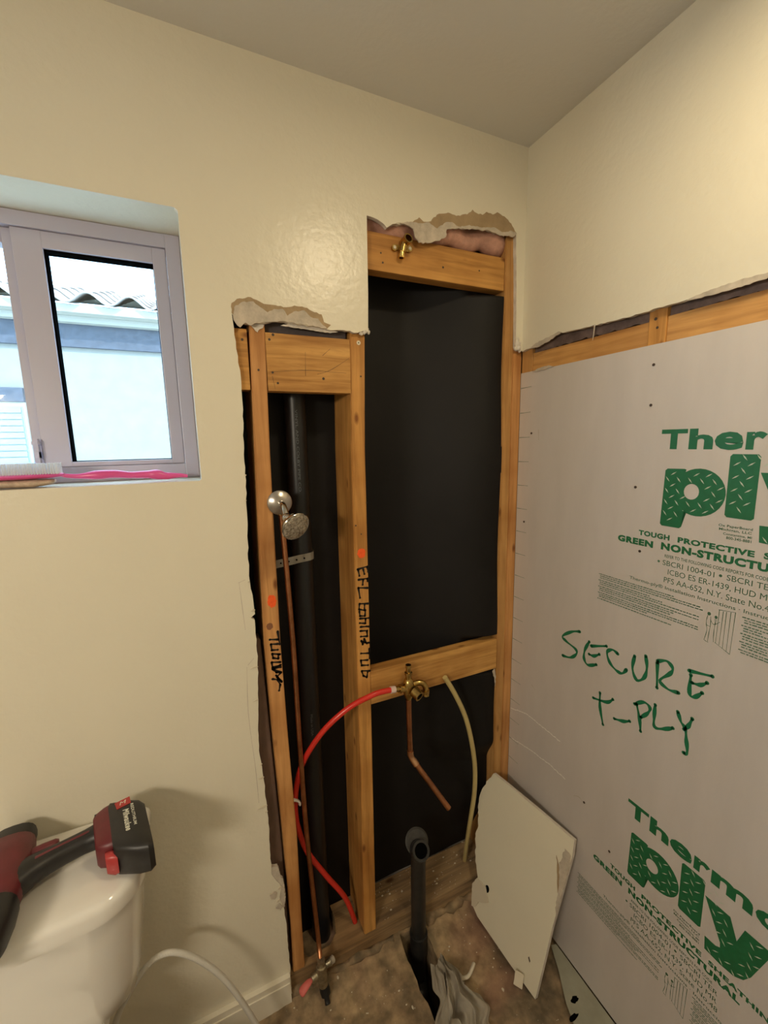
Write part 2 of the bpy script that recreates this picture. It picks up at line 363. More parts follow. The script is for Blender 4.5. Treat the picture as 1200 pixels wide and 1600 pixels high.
bm = plate(bmesh.new(), [jag([(-.845, .46), (-.826, .475), (-.812, .47), (-.806, .44), (-.797, .40), (-.799, .34), (-.803, .315), (-.822, .33), (-.812, .36), (-.826, .38), (-.835, .385), (-.82, .41)], .005, .003, 61, True)], BW(.002), (0, .009, 0))
plate(bm, [jag([(-.84, .392), (-.828, .398), (-.820, .390), (-.826, .372), (-.836, .378)], .004, .002, 62, True)], BW(-.003), (0, .003, 0))
plate(bm, [jag([(-.826, .345), (-.816, .352), (-.806, .338), (-.812, .327)], .004, .002, 63, True)], BW(-.003), (0, .003, 0))
obj('crumbled_edge', bm, TORNW, wall_back)
# scored paint flakes along the left cut
bm = bmesh.new()
for z, wd, dz in ((1.075, .018, .0025), (.985, .012, .002), (.76, .014, .004), (.80, .006, .003), (.672, .026, .006), (.655, .006, .004), (1.225, .010, .005), (1.30, .004, .003), (1.56, .004, .003), (1.50, .003, .003), (.40, .012, .006), (.36, .010, .006)):
    x1 = min([p for p in left], key=lambda p: abs(p[1]-z))[0]
    plate(bm, [[(x1-wd, z), (x1-wd*.3, z+dz), (x1+.001, z+dz*.4), (x1-wd*.4, z-dz*.6)]], BW(-.0022), (0, .0022, 0))
obj('paint_flakes', bm, DUST, wall_back, kind='stuff')
bm = bmesh.new()
ribbon(bm, [(-.856, 1.30), (-.853, 1.24), (-.850, 1.18)], .0012, BW(-.0002)); ribbon(bm, [(-.857, 1.302), (-.842, 1.307)], .0012, BW(-.0002))
ribbon(bm, [(-.853, 1.08), (-.858, .95), (-.851, .80), (-.849, .69)], .0012, BW(-.0002)); ribbon(bm, [(-.85, 1.085), (-.835, 1.10)], .0012, BW(-.0002))
obj('knife_score', bm, TORNW, wall_back)

bm = bmesh.new(); box(bm, -2.75, .25, -1.80, .30, 2.44, 2.56); obj('ceiling', bm, CEIL, kind='structure')
# right wall drywall above the sheathing, with its rough lower edge
low = [(0, 1.893), (.02, 1.897), (.038, 1.896), (.07, 1.908), (.10, 1.910), (.13, 1.918), (.155, 1.912), (.22, 1.909), (.30, 1.905), (.37, 1.903), (.43, 1.904), (.5, 1.903), (.6, 1.906), (.75, 1.904), (1.2, 1.9), (1.65, 1.9)]
bm = plate(bmesh.new(), [jag(low, .010, .0012, 12)+[(1.65, 2.44), (0, 2.44)]], RW(0), (.0125, 0, 0), 0, 1)
wall_right = obj('wall_right', bm, [PAINT, GYP], kind='structure')
bm = bmesh.new()
plate(bm, [jag([(.035, 1.898), (.07, 1.909), (.10, 1.912), (.14, 1.919), (.150, 1.915), (.12, 1.904), (.09, 1.899), (.06, 1.893)], .006, .002, 13, True)], RW(-.0015), (.0018, 0, 0))
plate(bm, [jag([(.46, 1.901), (.50, 1.908), (.56, 1.911), (.62, 1.908), (.6, 1.899), (.52, 1.898)], .006, .001, 14, True)], RW(-.0010), (.0014, 0, 0))
plate(bm, [[(.252, 1.909), (.256, 1.909), (.252, 1.878), (.250, 1.872), (.251, 1.885)]], RW(-.0010), (.0010, 0, 0))
obj('torn_paper_edge', bm, TORNW, wall_right)
# room shell behind the camera
obj('wall_left', B(-2.7, -2.6, -1.75, .25, 0, 2.44), PAINT, kind='structure')
obj('wall_front', B(-2.7, .2, -1.75, -1.65, 0, 2.44), PAINT, kind='structure')
# exterior shells behind the cavities
ext = simple('exterior_stucco', (.55, .50, .42), .9, bump=.5, bscale=60)
bm = plate(bmesh.new(), [[(-2.7, -.3), (.25, -.3), (.25, 2.50), (-2.7, 2.50)], [(WX0-.012, WZ0-.012), (WX1+.012, WZ0-.012), (WX1+.012, WZ1+.012), (WX0-.012, WZ1+.012)]], BW(.160), (0, .05, 0))
obj('wall_exterior', bm, ext, kind='structure')
obj('wall_cavity_backing', B(.115, .13, -1.65, .158, 0, 2.44), simple('drywall_back_paper', (.20, .16, .13), .9, var=.3, vscale=8), kind='structure')
# floor: rough slab with a trench cut in it
def fz(x, y):
    h = .012*math.exp(-((y-.03)/.08)**2) if y < .03 else .012
    h += .004*math.sin(x*31+y*17)*math.cos(y*41-x*7) + .002*math.sin(x*97+y*61)
    if x < -.86 or y < -.8: h = 0
    return h
TX0, TX1, TY0, TY1 = -.440, -.350, -.330, .002
xs = sorted(set([-2.7, -2.2, -1.7, -1.3, -1.0, .115, TX0, TX1] + [-.86+i*.02 for i in range(49)]))
ys = sorted(set([-1.75, -1.5, -1.2, -.9, .158, TY0, TY1] + [-.8+i*.02 for i in range(48)]))
bm = bmesh.new(); G = {}
for x in xs:
    for y in ys: G[x, y] = bm.verts.new((x, y, fz(x, y)))
for i in range(len(xs)-1):
    for j in range(len(ys)-1):
        cx, cy = (xs[i]+xs[i+1])/2, (ys[j]+ys[j+1])/2
        if TX0 < cx < TX1 and TY0 < cy < TY1: continue
        bm.faces.new([G[xs[i], ys[j]], G[xs[i+1], ys[j]], G[xs[i+1], ys[j+1]], G[xs[i], ys[j+1]]])
be = [e for e in bm.edges if len(e.link_faces) == 1 and all(TX0-1e-6 <= v.co.x <= TX1+1e-6 and TY0-1e-6 <= v.co.y <= TY1+1e-6 for v in e.verts)]
r_ = bmesh.ops.extrude_edge_only(bm, edges=be)
nv = [v for v in r_['geom'] if isinstance(v, bmesh.types.BMVert)]
for v in nv: v.co.z = -.25
rnd = random.Random(2)
for v in bm.verts:
    if v.co.z > -.1 and TX0-1e-6 <= v.co.x <= TX1+1e-6 and TY0-1e-6 <= v.co.y <= TY1+1e-6:
        v.co.x += rnd.uniform(-.004, .004); v.co.y += rnd.uniform(-.003, .003)
floor = obj('floor', bm, FLOOR, kind='structure', smooth=40)
obj('trench_bottom', B(TX0-.01, TX1+.01, TY0-.01, TY1+.01, -.27, -.249), simple('dark_trench_bottom', (.02, .016, .012), .95), floor)  # near-black bottom of the trench
bm = plate(bmesh.new(), [[(-2.6, 0.001), (-.80, .001), (-.801, .10), (-2.6, .104)]], BW(-.013), (0, .0128, 0))
bb = obj('baseboard_back', bm, BASEB, kind='structure')
obj('profile_bead', B(-2.6, -.802, -.016, -.0129, .075, .082), BASEB, bb)
# ------------------------------------------------------------------ window
win = bpy.data.objects.new('window_1', None); COL.objects.link(win); win.location = (-1.47, .15, WZ0); win['kind'] = 'structure'
FY0, FY1 = .128, .185
def frame(name, x0, x1, z0, z1, wl, wr, wt, wb, y0, y1, mat, parent, bev=.002):
    bm = bmesh.new()
    for (a, b_, c_, d_) in ((x0, x0+wl, z0, z1), (x1-wr, x1, z0, z1)):
        box(bm, a, b_, y0, y1, c_, d_, bev)
    for (c_, d_) in ((z0, z0+wb), (z1-wt, z1)):
        box(bm, x0+wl*.98, x1-wr*.98, y0+.0003, y1-.0003, c_, d_, bev)
    return obj(name, bm, mat, parent)
frame('window_frame', WX0+.0005, WX1-.0005, WZ0+.0005, WZ1-.0005, .030, .031, .030, .035, FY0, FY1, VINYL, win)
s = frame('window_sash', -1.236, -.951, 1.589, 2.082, .052, .028, .034, .011, FY0+.006, FY1-.01, VINYL, win)
obj('glazing_gasket', frame('x', -1.1845, -.978, 1.5995, 2.0485, .004, .0025, .0045, .002, FY0+.012, FY1-.02, VOID, win, 0).data and B(-1.1845, -1.182, .142, .15, 1.60, 2.048), VOID, s)
g = bpy.data.objects.get('x'); g.name = 'glazing_bead'; g.data.name = 'glazing_bead'
obj('window_pane', B(-1.185, -.978, .160, .163, 1.598, 2.049), GLASS, win)
s2 = frame('sliding_sash', WX0+.031, -1.2365, 1.589, 2.082, .028, .018, .030, .011, FY0+.016, FY1-.004, VINYL, win)
obj('window_pane', B(WX0+.055, -1.254, .163, .166, 1.598, 2.055), GLASS, win)
bm = B(-1.246, -1.238, .118, .135, 1.61, 1.625, bev=.001); box(bm, -1.250, -1.236, .122, .134, 1.640, 1.647); box(bm, -1.243, -1.238, .120, .134, 1.60, 1.652)
obj('sash_latch', bm, VINYL, win)

# ------------------------------------------------------------------ framing behind the back wall
def board(bm, secs, y0, y1):
    """vertical board from sections (z, x0, x1)"""
    prev = None
    for z, a, b_ in secs:
        v = [bm.verts.new(p) for p in ((a, y0, z), (b_, y0, z), (b_, y1, z), (a, y1, z))]
        if prev:
            for k in range(4): bm.faces.new((prev[k], prev[(k+1) % 4], v[(k+1) % 4], v[k]))
        else: bm.faces.new(v[::-1])
        prev = v
    bm.faces.new(prev)
    bmesh.ops.recalc_face_normals(bm, faces=bm.faces)
    es = [e for e in bm.edges if e.is_manifold and e.calc_face_angle(0) > 1]
    bmesh.ops.bevel(bm, geom=es, offset=.0022, segments=2, affect='EDGES')
    return bm
SF = .0127
studA = obj('wall_stud', board(bmesh.new(), [(.0705, -.787, -.752), (.23, -.785, -.753), (.54, -.790, -.752), (.85, -.799, -.760), (1.13, -.8055, -.7645), (1.4, -.802, -.763), (1.62, -.797, -.761), (1.892, -.791, -.756), (2.43, -.786, -.75)], SF, .152), W[1],
            label='left wood stud of the two tall ones, shower arm flange over its right edge', cat='stud')
studB = obj('wall_stud', board(bmesh.new(), [(.0705, -.557, -.517), (.6, -.555, -.515), (1.2, -.553, -.513), (1.62, -.5515, -.513), (1.9, -.546, -.506), (2.43, -.541, -.501)], SF, .152), W[0],
            label='middle wood stud with black handwriting reading down its face below an orange dot', cat='stud')
studC = obj('wall_stud', board(bmesh.new(), [(.0705, -.052, -.022), (.97, -.053, -.022), (1.8, -.058, -.024), (2.43, -.060, -.024)], SF, .152), W[2],
            label='right wood stud framing the black opening up to its torn top', cat='stud')
studD = obj('wall_stud', board(bmesh.new(), [(.0705, -.0215, .0125), (.97, -.0215, .0125), (1.8, -.0235, .0122), (2.43, -.0235, .0122)], SF+.0006, .152), W[1],
            label='corner wood stud running between the right stud and the grey panel', cat='stud')
strayboard = obj('brown_board', board(bmesh.new(), [(.072, -.885, -.7885), (.5, -.885, -.793), (1.135, -.885, -.812)], .030, .07), WBR, label='dull brown board in the dark gap left of the left stud', cat='board')
plate_o = obj('bottom_plate', plate(bmesh.new(), [[(-.93, .0117), (.11, .0117), (.11, .1465), (-.632, .1465), (-.630, .10), (-.640, .058), (-.665, .036), (-.735, .032), (-.748, .05), (-.748, .1465), (-.93, .1465)]], lambda u, v: (u, v, 0), (0, 0, .07)), WX[2], label='dirty wood bottom plate lying on the slab under the studs', cat='wood plate')
blk = obj('wood_block', B(-.7563, -.5475, SF, .051, 1.7565, 1.8885, bev=.0015), WX[0], label='wide wood block nailed between left and middle studs above the vent pipe', cat='wood block')
blkL = obj('wood_block', B(-.880, -.7968, SF, .051, 1.757, 1.892, bev=.0015), WX[1], label='short end of wood block left of the left stud', cat='wood block')
hdr = obj('wood_block', B(-.5005, -.0605, SF+.004, .055, 2.062, 2.151, bev=.0015), WX[1], label='upper wood block across the black opening behind the brass drop ear', cat='wood block')
lowb = obj('wood_block', B(-.5135, -.0545, SF+.001, .051, .869, .973, bev=.0015), WX[0], label='lower wood block across the black opening behind the brass valve', cat='wood block')
def sstep(t): t = max(0, min(1, t)); return t*t*(3-2*t)
def paper_y(x, z):
    y = .1525 - .0035*(1+math.sin(x*23+z*5+2*math.sin(z*3.1)))*.5 - .002*(1+math.sin(z*19+x*9))*.5
    if x > -.505:
        k = sstep((x+.34)/.27)*(.0+1.0*sstep((z-.07)/.30))
        y2 = y-(y-.0185-.004*math.sin(z*11)-.038*sstep((.60-z)/.10))*k
        for a, b_ in ((.868, .975), (2.062, 2.5)):      # behind the flat blocks
            m_ = sstep((z-a+.016)/.014)*sstep((b_+.016-z)/.014)
            y2 = y2*(1-m_)+max(y2, .058)*m_
        y = y2
    return y
def paper(x0, x1, z0, z1, nx, nz):
    bm = bmesh.new(); g = [[bm.verts.new((x0+(x1-x0)*i/nx, paper_y(x0+(x1-x0)*i/nx, z0+(z1-z0)*j/nz), z0+(z1-z0)*j/nz)) for i in range(nx+1)] for j in range(nz+1)]
    for j in range(nz):
        for i in range(nx): bm.faces.new((g[j][i], g[j][i+1], g[j+1][i+1], g[j+1][i]))
    return bm
bp = obj('building_paper', paper(-.51, -.0535, .0712, 2.158, 46, 320), BLACK, label='black building paper lining the tall bay behind the brass valve', cat='building paper', smooth=True)
bp2 = obj('building_paper', paper(-.905, -.515, .0, 2.43, 30, 90), BLACK, label='black building paper lining the narrow bay behind the black vent pipe', cat='building paper', smooth=True)
obj('torn_paper_edge', plate(bmesh.new(), [jag([(-.070, .862), (-.060, .868), (-.0545, .84), (-.056, .80), (-.060, .83)], .006, .0015, 64, True)], BW(.0145), (0, .0005, 0)), TORNW, bp)
# pink batt above the upper block
bm = bmesh.new(); rnd = random.Random(5)
P = [(-.499+i*.0162, .048+.006*math.sin(i*.7), 2.186+.007*math.sin(i*.9)+.0006*i) for i in range(28)]
tube(bm, P, [.029+.0018*math.sin(i*.55)+.0012*math.sin(i*1.3) for i in range(28)], 16, flat=1.25)
obj('insulation_batt', bm, INSUL, label='pink fibreglass insulation bulging above the upper wood block', cat='insulation', smooth=True)
# grey paper in the gap above the wide block, its shade put into the colour
obj('dark_gap_strip', plate(bmesh.new(), [jag([(-.757, 1.893), (-.60, 1.890), (-.552, 1.893), (-.552, 1.93), (-.757, 1.93)], .02, .001, 21, True)], BW(.030), (0, .006, 0)), simple('shaded_grey_paper', (.13, .11, .115), .9, var=.4, vscale=20), wall_back)
bm = plate(bmesh.new(), [jag([(-.72, 1.9045), (-.70, 1.911), (-.62, 1.909), (-.58, 1.902), (-.60, 1.898), (-.66, 1.9015)], .006, .0008, 22, True)], BW(.006), (0, .002, 0)); obj('exposed_gypsum', bm, GYP, wall_back)
bm = plate(bmesh.new(), [jag([(-.788, 1.906), (-.757, 1.904), (-.761, 1.896), (-.768, 1.893), (-.773, 1.886), (-.778, 1.889), (-.786, 1.899)], .004, .001, 23, True)], BW(.0095), (0, .003, 0)); obj('exposed_gypsum', bm, GYP, wall_back)
# nails and knots, one small mesh per board
def dots(parent, pts, name='nail_head', r=.0035, mat=None, plane='B', off=SF-.0006):
    for (a, z) in pts:
        bm = bmesh.new()
        c_ = (a, off, z) if plane == 'B' else (off, -a, z)
        d_ = Vector((0, .0012, 0)) if plane == 'B' else Vector((.0012, 0, 0))
        tube(bm, [Vector(c_), Vector(c_)+d_], [r*random.uniform(.75, 1.1)]*2, 9)
        obj(name, bm, mat or KNOT, parent)
dots(blk, [(-.747, 1.873), (-.744, 1.799), (-.620, 1.790), (-.733, 1.775), (-.738, 1.884)])
dots(blkL, [(-.808, 1.868)])
dots(studA, [(-.776, 1.803)]); dots(studB, [(-.520, 1.80), (-.513, 1.47), (-.546, 1.41), (-.531, 1.355+.03)], r=.0025)
dots(hdr, [(-.455, 2.105), (-.45, 2.083), (-.27, 2.097), (-.15, 2.105)], off=SF+.0034, r=.0028)
bm = bmesh.new(); tube(bm, [(-.524, SF-.001, 1.882), (-.524, SF+.001, 1.882)], .0055, 12); so = obj('screw_head', bm, STEEL, studB); 
bm = bmesh.new(); tube(bm, [(-.524, SF-.0014, 1.882), (-.524, SF, 1.882)], .0016, 8); obj('screw_recess', bm, VOID, so)
# pencil lines on the wide block
bm = bmesh.new()
for p in ([(-.750, 1.800), (-.66, 1.808), (-.56, 1.806)], [(-.635, 1.80), (-.60, 1.812), (-.552, 1.842)], [(-.745, 1.79), (-.74, 1.762)], [(-.62, 1.845), (-.60, 1.862)], [(-.665, 1.795), (-.663, 1.85)]):
    ribbon(bm, p, .0009, BW(SF-.0002))
obj('pencil_mark', bm, KNOT, blk)
# handwriting and paint marks on the studs
EFL = [[(-.545, 1.287), (-.513, 1.292)], [(-.543, 1.286), (-.54, 1.268)], [(-.528, 1.285), (-.525, 1.271)], [(-.516, 1.29), (-.514, 1.276)], [(-.543, 1.257), (-.515, 1.257)], [(-.529, 1.256), (-.531, 1.241)], [(-.517, 1.256), (-.516, 1.249)], [(-.516, 1.229), (-.544, 1.234), (-.54, 1.204)],
 [(-.516, 1.183), (-.542, 1.187), (-.544, 1.171), (-.528, 1.165), (-.527, 1.181)], [(-.543, 1.165), (-.542, 1.151), (-.527, 1.148), (-.525, 1.165)], [(-.542, 1.143), (-.516, 1.14)], [(-.525, 1.14), (-.526, 1.126), (-.543, 1.13)], [(-.541, 1.118), (-.523, 1.116)], [(-.5185, 1.115), (-.516, 1.114)], [(-.542, 1.106), (-.521, 1.103)],
 [(-.522, 1.101), (-.521, 1.086), (-.541, 1.089)], [(-.516, 1.065), (-.527, 1.068), (-.54, 1.076), (-.536, 1.064), (-.531, 1.08), (-.523, 1.064)], [(-.516, 1.047), (-.516, 1.017)], [(-.516, 1.033), (-.542, 1.038)], [(-.522, 1.013), (-.543, 1.017), (-.541, 1.001), (-.521, .997)], [(-.516, .978), (-.541, .984), (-.537, .968), (-.526, .96), (-.523, .976)]]
TUB = [[(-.77, 1.153), (-.767, 1.117)], [(-.77, 1.131), (-.791, 1.135)], [(-.772, 1.119), (-.789, 1.122), (-.788, 1.105), (-.773, 1.103)], [(-.768, 1.089), (-.787, 1.095), (-.786, 1.083), (-.773, 1.078), (-.772, 1.09)],
 [(-.768, 1.067), (-.79, 1.072), (-.789, 1.057), (-.768, 1.059), (-.787, 1.053), (-.768, 1.053)], [(-.768, 1.038), (-.789, 1.053), (-.78, 1.041), (-.768, 1.038), (-.779, 1.028), (-.768, 1.011), (-.781, 1.033)], [(-.791, 1.025), (-.778, 1.02), (-.772, 1.004), (-.776, .988)]]
bm = bmesh.new()
for p in EFL: ribbon(bm, p, .0064, BW(SF-.0005), sm=0)
obj('handwriting', bm, MARK, studB, label='black marker lettering running down the stud face')
bm = bmesh.new()
for p in TUB: ribbon(bm, p, .0064, BW(SF-.0005), sm=0)
obj('handwriting', bm, MARK, studA, label='black marker word with scribbled out ending')
def blob(cx, cz, rx, rz, seed, y):
    rnd = random.Random(seed); P = [(cx+rx*math.cos(a)*rnd.uniform(.85, 1.08), cz+rz*math.sin(a)*rnd.uniform(.85, 1.08)) for a in [k*math.pi/11 for k in range(22)]]
    return plate(bmesh.new(), [P], BW(y), (0, .0004, 0))
obj('orange_paint_dot', blob(-.532, 1.331, .0125, .015, 1, SF-.0007), ORANGE, studB, label='orange spray paint dot')
obj('orange_paint_dot', blob(-.780, 1.237, .0115, .0175, 2, SF-.0007), ORANGE, studA, label='orange spray paint dot')
obj('knot', blob(-.789, 1.171, .0085, .0095, 3, SF-.0004), simple('knot_wood', (.24, .10, .045), .7), studA)

# ------------------------------------------------------------------ framing and sheathing on the right wall
XF = .0130
def rboard(name, u0, u1, z0, z1, mat, label, cat, x0=XF, x1=.10): return obj(name, B(x0, x1, -u1, -u0, z0, z1, bev=.0015), mat, label=label, cat=cat)
rboard('wall_stud', -.0128, .030, .071, 2.43, W[2], 'thin sliver of corner stud showing above the grey panel end', 'stud')
rs = rboard('wall_stud', .384, .423, .071, 2.43, W[0], 'wood stud end between the two blocks above the grey panel', 'stud')
b1 = rboard('wood_block', .0305, .3835, 1.755, 1.884, WY, 'wood block above the grey panel, between the corner and the short stud', 'wood block', XF+.003, .05)
b2 = rboard('wood_block', .4235, .80, 1.755, 1.886, WY, 'wood block above the grey panel, right of the short stud', 'wood block', XF+.003, .05)
dots(rs, [(.404, 1.867), (.399, 1.886)], plane='R', off=XF-.0006)
bm = plate(bmesh.new(), [jag([(.031, 1.885), (.2, 1.888), (.383, 1.885), (.383, 1.93), (.031, 1.93)], .01, .003, 31, True)], RW(.022), (.01, 0, 0))
plate(bm, [jag([(.424, 1.887), (.6, 1.887), (.8, 1.887), (.8, 1.93), (.424, 1.93)], .01, .003, 32, True)], RW(.022), (.01, 0, 0))
obj('dark_gap_strip', bm, simple('cavity_shade_mauve', (.24, .17, .15), .9, bump=.6, bscale=100, var=.5, vscale=30), wall_right)  # dark mauve strips paint the shaded cavity above the two blocks
SX = .0098
TEARM = simple('torn_white_ply', (.86, .83, .77), .9)
sh = obj('sheathing_panel', plate(bmesh.new(), [[(-.0115, .0205), (1.64, .0205), (1.64, 1.832), (-.0115, 1.832)]], RW(SX), (.003, 0, 0)), SHEATH,
         label='large grey sheathing board with green printing covering the right wall', cat='sheathing board')
PR = SX-.0004
def circ(cu, cz, ru, rz, n=28, a0=0, a1=2*math.pi, rev=False):
    P = [(cu+ru*math.cos(a0+(a1-a0)*k/n), cz+rz*math.sin(a0+(a1-a0)*k/n)) for k in range(n + (0 if abs(a1-a0-2*math.pi) < 1e-6 else 1))]
    return P[::-1] if rev else P
def flat(bm, loops, x=PR):
    L = [[Vector((p[0], p[1], 0)) for p in l] for l in loops]; fl = [p for l in L for p in l]
    vs = [bm.verts.new((x, -p.x, p.y)) for p in fl]
    for t in tessellate_polygon(L):
        try: bm.faces.new([vs[i] for i in t])
        except ValueError: pass
def print_block(first):
    R = RW(PR); out = []
    # --- big brand lettering
    bm = bmesh.new()
    for ch, a, b_, t in (('T', .436, .490, 1.647), ('h', .4935, .539, 1.647), ('e', .5415, .590, 1.639), ('r', .594, .626, 1.638), ('m', .629, .704, 1.638), ('o', .708, .758, 1.639)):
        text(bm, ch, a, 1.605 if ch not in 'eo' else 1.604, b_, t, R, bold=.038)
    out.append(('printed_brand_lettering', bm, GREEN))
    bm = bmesh.new()
    rc = .005
    # p: stem and bowl, round counter
    pl = [(.449, 1.440), (.453, 1.436), (.490, 1.436), (.4945, 1.440), (.4955, 1.476)]
    pl += circ(.521, 1.5165, .050, .0495, 22, math.radians(236), math.radians(484))
    pl += [(.4945, 1.5625), (.490, 1.5640), (.4555, 1.563), (.451, 1.559)]
    flat(bm, [pl, circ(.508, 1.517, .0148, .0165, 20)])
    flat(bm, [[(.5725, 1.478), (.5765, 1.4735), (.6165, 1.473), (.621, 1.477), (.6205, 1.592), (.6165, 1.5965), (.5755, 1.5965), (.5715, 1.592)]])
    flat(bm, [[(.6225, 1.5635), (.6705, 1.5635), (.6860, 1.5215), (.6965, 1.5620), (.7430, 1.5620), (.7160, 1.4700), (.7050, 1.4480), (.6890, 1.4360), (.6640, 1.4325), (.6330, 1.4345), (.6305, 1.4660), (.6520, 1.4665), (.6600, 1.4720), (.6590, 1.4830)]])
    out.append(('printed_logo', bm, GREEN))
    # diamond-plate flecks
    bm = bmesh.new(); k = 0
    def inside(u, v):
        if .453 < u < .491 and 1.441 < v < 1.558: return True
        if ((u-.521)/.046)**2+((v-1.5165)/.045)**2 < 1 and ((u-.508)/.02)**2+((v-1.517)/.022)**2 > 1: return True
        if .576 < u < .616 and 1.478 < v < 1.592: return True
        if v > 1.48 and .628+(1.56-v)*.4 < u < .662+(1.56-v)*.25: return True
        if .640 < u < .700 and 1.438 < v < 1.462: return True
        if 1.46 < v < 1.557 and .690+(v-1.46)*.22 < u < .713+(v-1.46)*.25: return True
        return False
    v = 1.428; row = 0
    while v < 1.60:
        u = .446+(row % 2)*.0115
        while u < .75:
            if inside(u, v):
                s_ = 1 if (row+k) % 2 else -1
                a = math.radians(-52 if row % 2 else 34); d = (.0074*math.cos(a), .0074*math.sin(a)); n_ = (-d[1]*.17, d[0]*.17)
                flat(bm, [[(u-d[0], v-d[1]), (u+n_[0], v+n_[1]), (u+d[0], v+d[1]), (u-n_[0], v-n_[1])]], PR-.0003)
            u += .023
        v += .0125; row += 1
    out.append(('printed_plate_pattern', bm, PALEPR))
    # --- medium lettering
    bm = bmesh.new()
    text(bm, 'TOUGH', .402, 1.4045, .473, 1.4170, R, .05); text(bm, 'PROTECTIVE', .490, 1.4045, .629, 1.4170, R, .05); text(bm, 'SHEATHING', .643, 1.4055, .770, 1.4180, R, .05)
    text(bm, 'GREEN', .350, 1.380, .438, 1.3960, R, .06); text(bm, 'NON-STRUCTURAL', .456, 1.3815, .705, 1.3985, R, .06)
    out.append(('printed_slogan', bm, GREEN))
    # --- small lettering
    bm = bmesh.new()
    for s_, a, z0, b_, z1 in (('Ox PaperBoard', .5645, 1.4525, .6215, 1.4590), ('Michigan, LLC', .566, 1.4450, .6205, 1.4515), ('Constantine, MI', .574, 1.4375, .6215, 1.4430), ('800-345-8881', .580, 1.4305, .6215, 1.4360)):
        text(bm, s_, a, z0, b_, z1, R, .02)
    text(bm, 'REFER TO THE FOLLOWING CODE REPORTS FOR CODE', .466, 1.3655, .655, 1.3725, R, .01)
    text(bm, 'SBCRI 1004-01', .463, 1.3475, .567, 1.3590, R, 0); text(bm, 'SBCRI TER', .589, 1.3485, .667, 1.3600, R, 0)
    text(bm, 'ICBO ES ER-1439, HUD MR', .476, 1.3265, .667, 1.3405, R, 0)
    text(bm, 'PFS AA-652, N.Y. State No.48', .469, 1.3065, .670, 1.3210, R, 0)
    text(bm, 'Thermo-ply\u00ae Installation Instructions \u00b7 Instrucciones', .388, 1.2905, .700, 1.3010, R, .006)
    flat(bm, [circ(.454, 1.3535, .0028, .0028, 10)]); flat(bm, [circ(.578, 1.3545, .0030, .0030, 10)])
    out.append(('printed_codes', bm, INK))
    # --- paragraphs too small to read: broken dashes
    bm = bmesh.new(); rnd = random.Random(4)
    for (u0, u1, zt, n_) in ((.304, .552, 1.281, 13), (.622, .70, 1.283, 14)):
        for i in range(n_):
            z = zt-i*.0050-(i//3)*.0016; u = u0+(.004 if i % 3 else 0); end = u1 if i % 4 in (1, 2) else u1-rnd.uniform(.03, .14)*(u1-u0)/.25
            while u < end-.004:
                l = rnd.uniform(.0025, .0085)
                flat(bm, [[(u, z), (u+l, z+rnd.uniform(-.0002, .0002)), (u+l, z+.0021+rnd.uniform(-.0006, .0007)), (u, z+.0020)]]); u += l+rnd.uniform(.0008, .0018)
    out.append(('printed_paragraph', bm, INK))
    # --- line drawing of two workers raising a panel
    bm = bmesh.new()
    L = [[(.582, 1.284), (.6105, 1.2885)], [(.6105, 1.2885), (.609, 1.200)], [(.609, 1.200), (.5815, 1.213)], [(.583, 1.284), (.5825, 1.213)], [(.590, 1.283), (.589, 1.2115)], [(.5955, 1.284), (.5955, 1.2075)], [(.603, 1.286), (.6025, 1.204)],
         [(.5635, 1.266), (.5620, 1.255), (.5625, 1.245), (.5645, 1.232), (.5615, 1.212)], [(.5690, 1.264), (.5700, 1.248), (.5690, 1.232), (.5680, 1.210)], [(.5690, 1.258), (.5760, 1.250), (.5860, 1.259)], [(.5630, 1.244), (.5700, 1.243)], [(.561, 1.211), (.5635, 1.2095), (.569, 1.2080)],
         [(.5770, 1.262), (.5780, 1.250), (.5795, 1.262)], [(.5780, 1.250), (.5775, 1.232), (.5785, 1.213)]]
    for p in L: ribbon(bm, p, .0011, R)
    flat(bm, [circ(.5655, 1.2695, .0033, .0038, 10)]); flat(bm, [circ(.5785, 1.2665, .0028, .0034, 10)])
    out.append(('printed_diagram', bm, INK))
    return out
for nm, bm, mt in print_block(True):
    bmesh.ops.recalc_face_normals(bm, faces=bm.faces)
    o = obj(nm, bm, mt, sh, kind='stuff' if nm in ('printed_paragraph', 'printed_plate_pattern') else None)
    c_ = o.copy(); COL.objects.link(c_); c_.parent = sh; c_.location = o.location + Vector((0, .004, -.926))
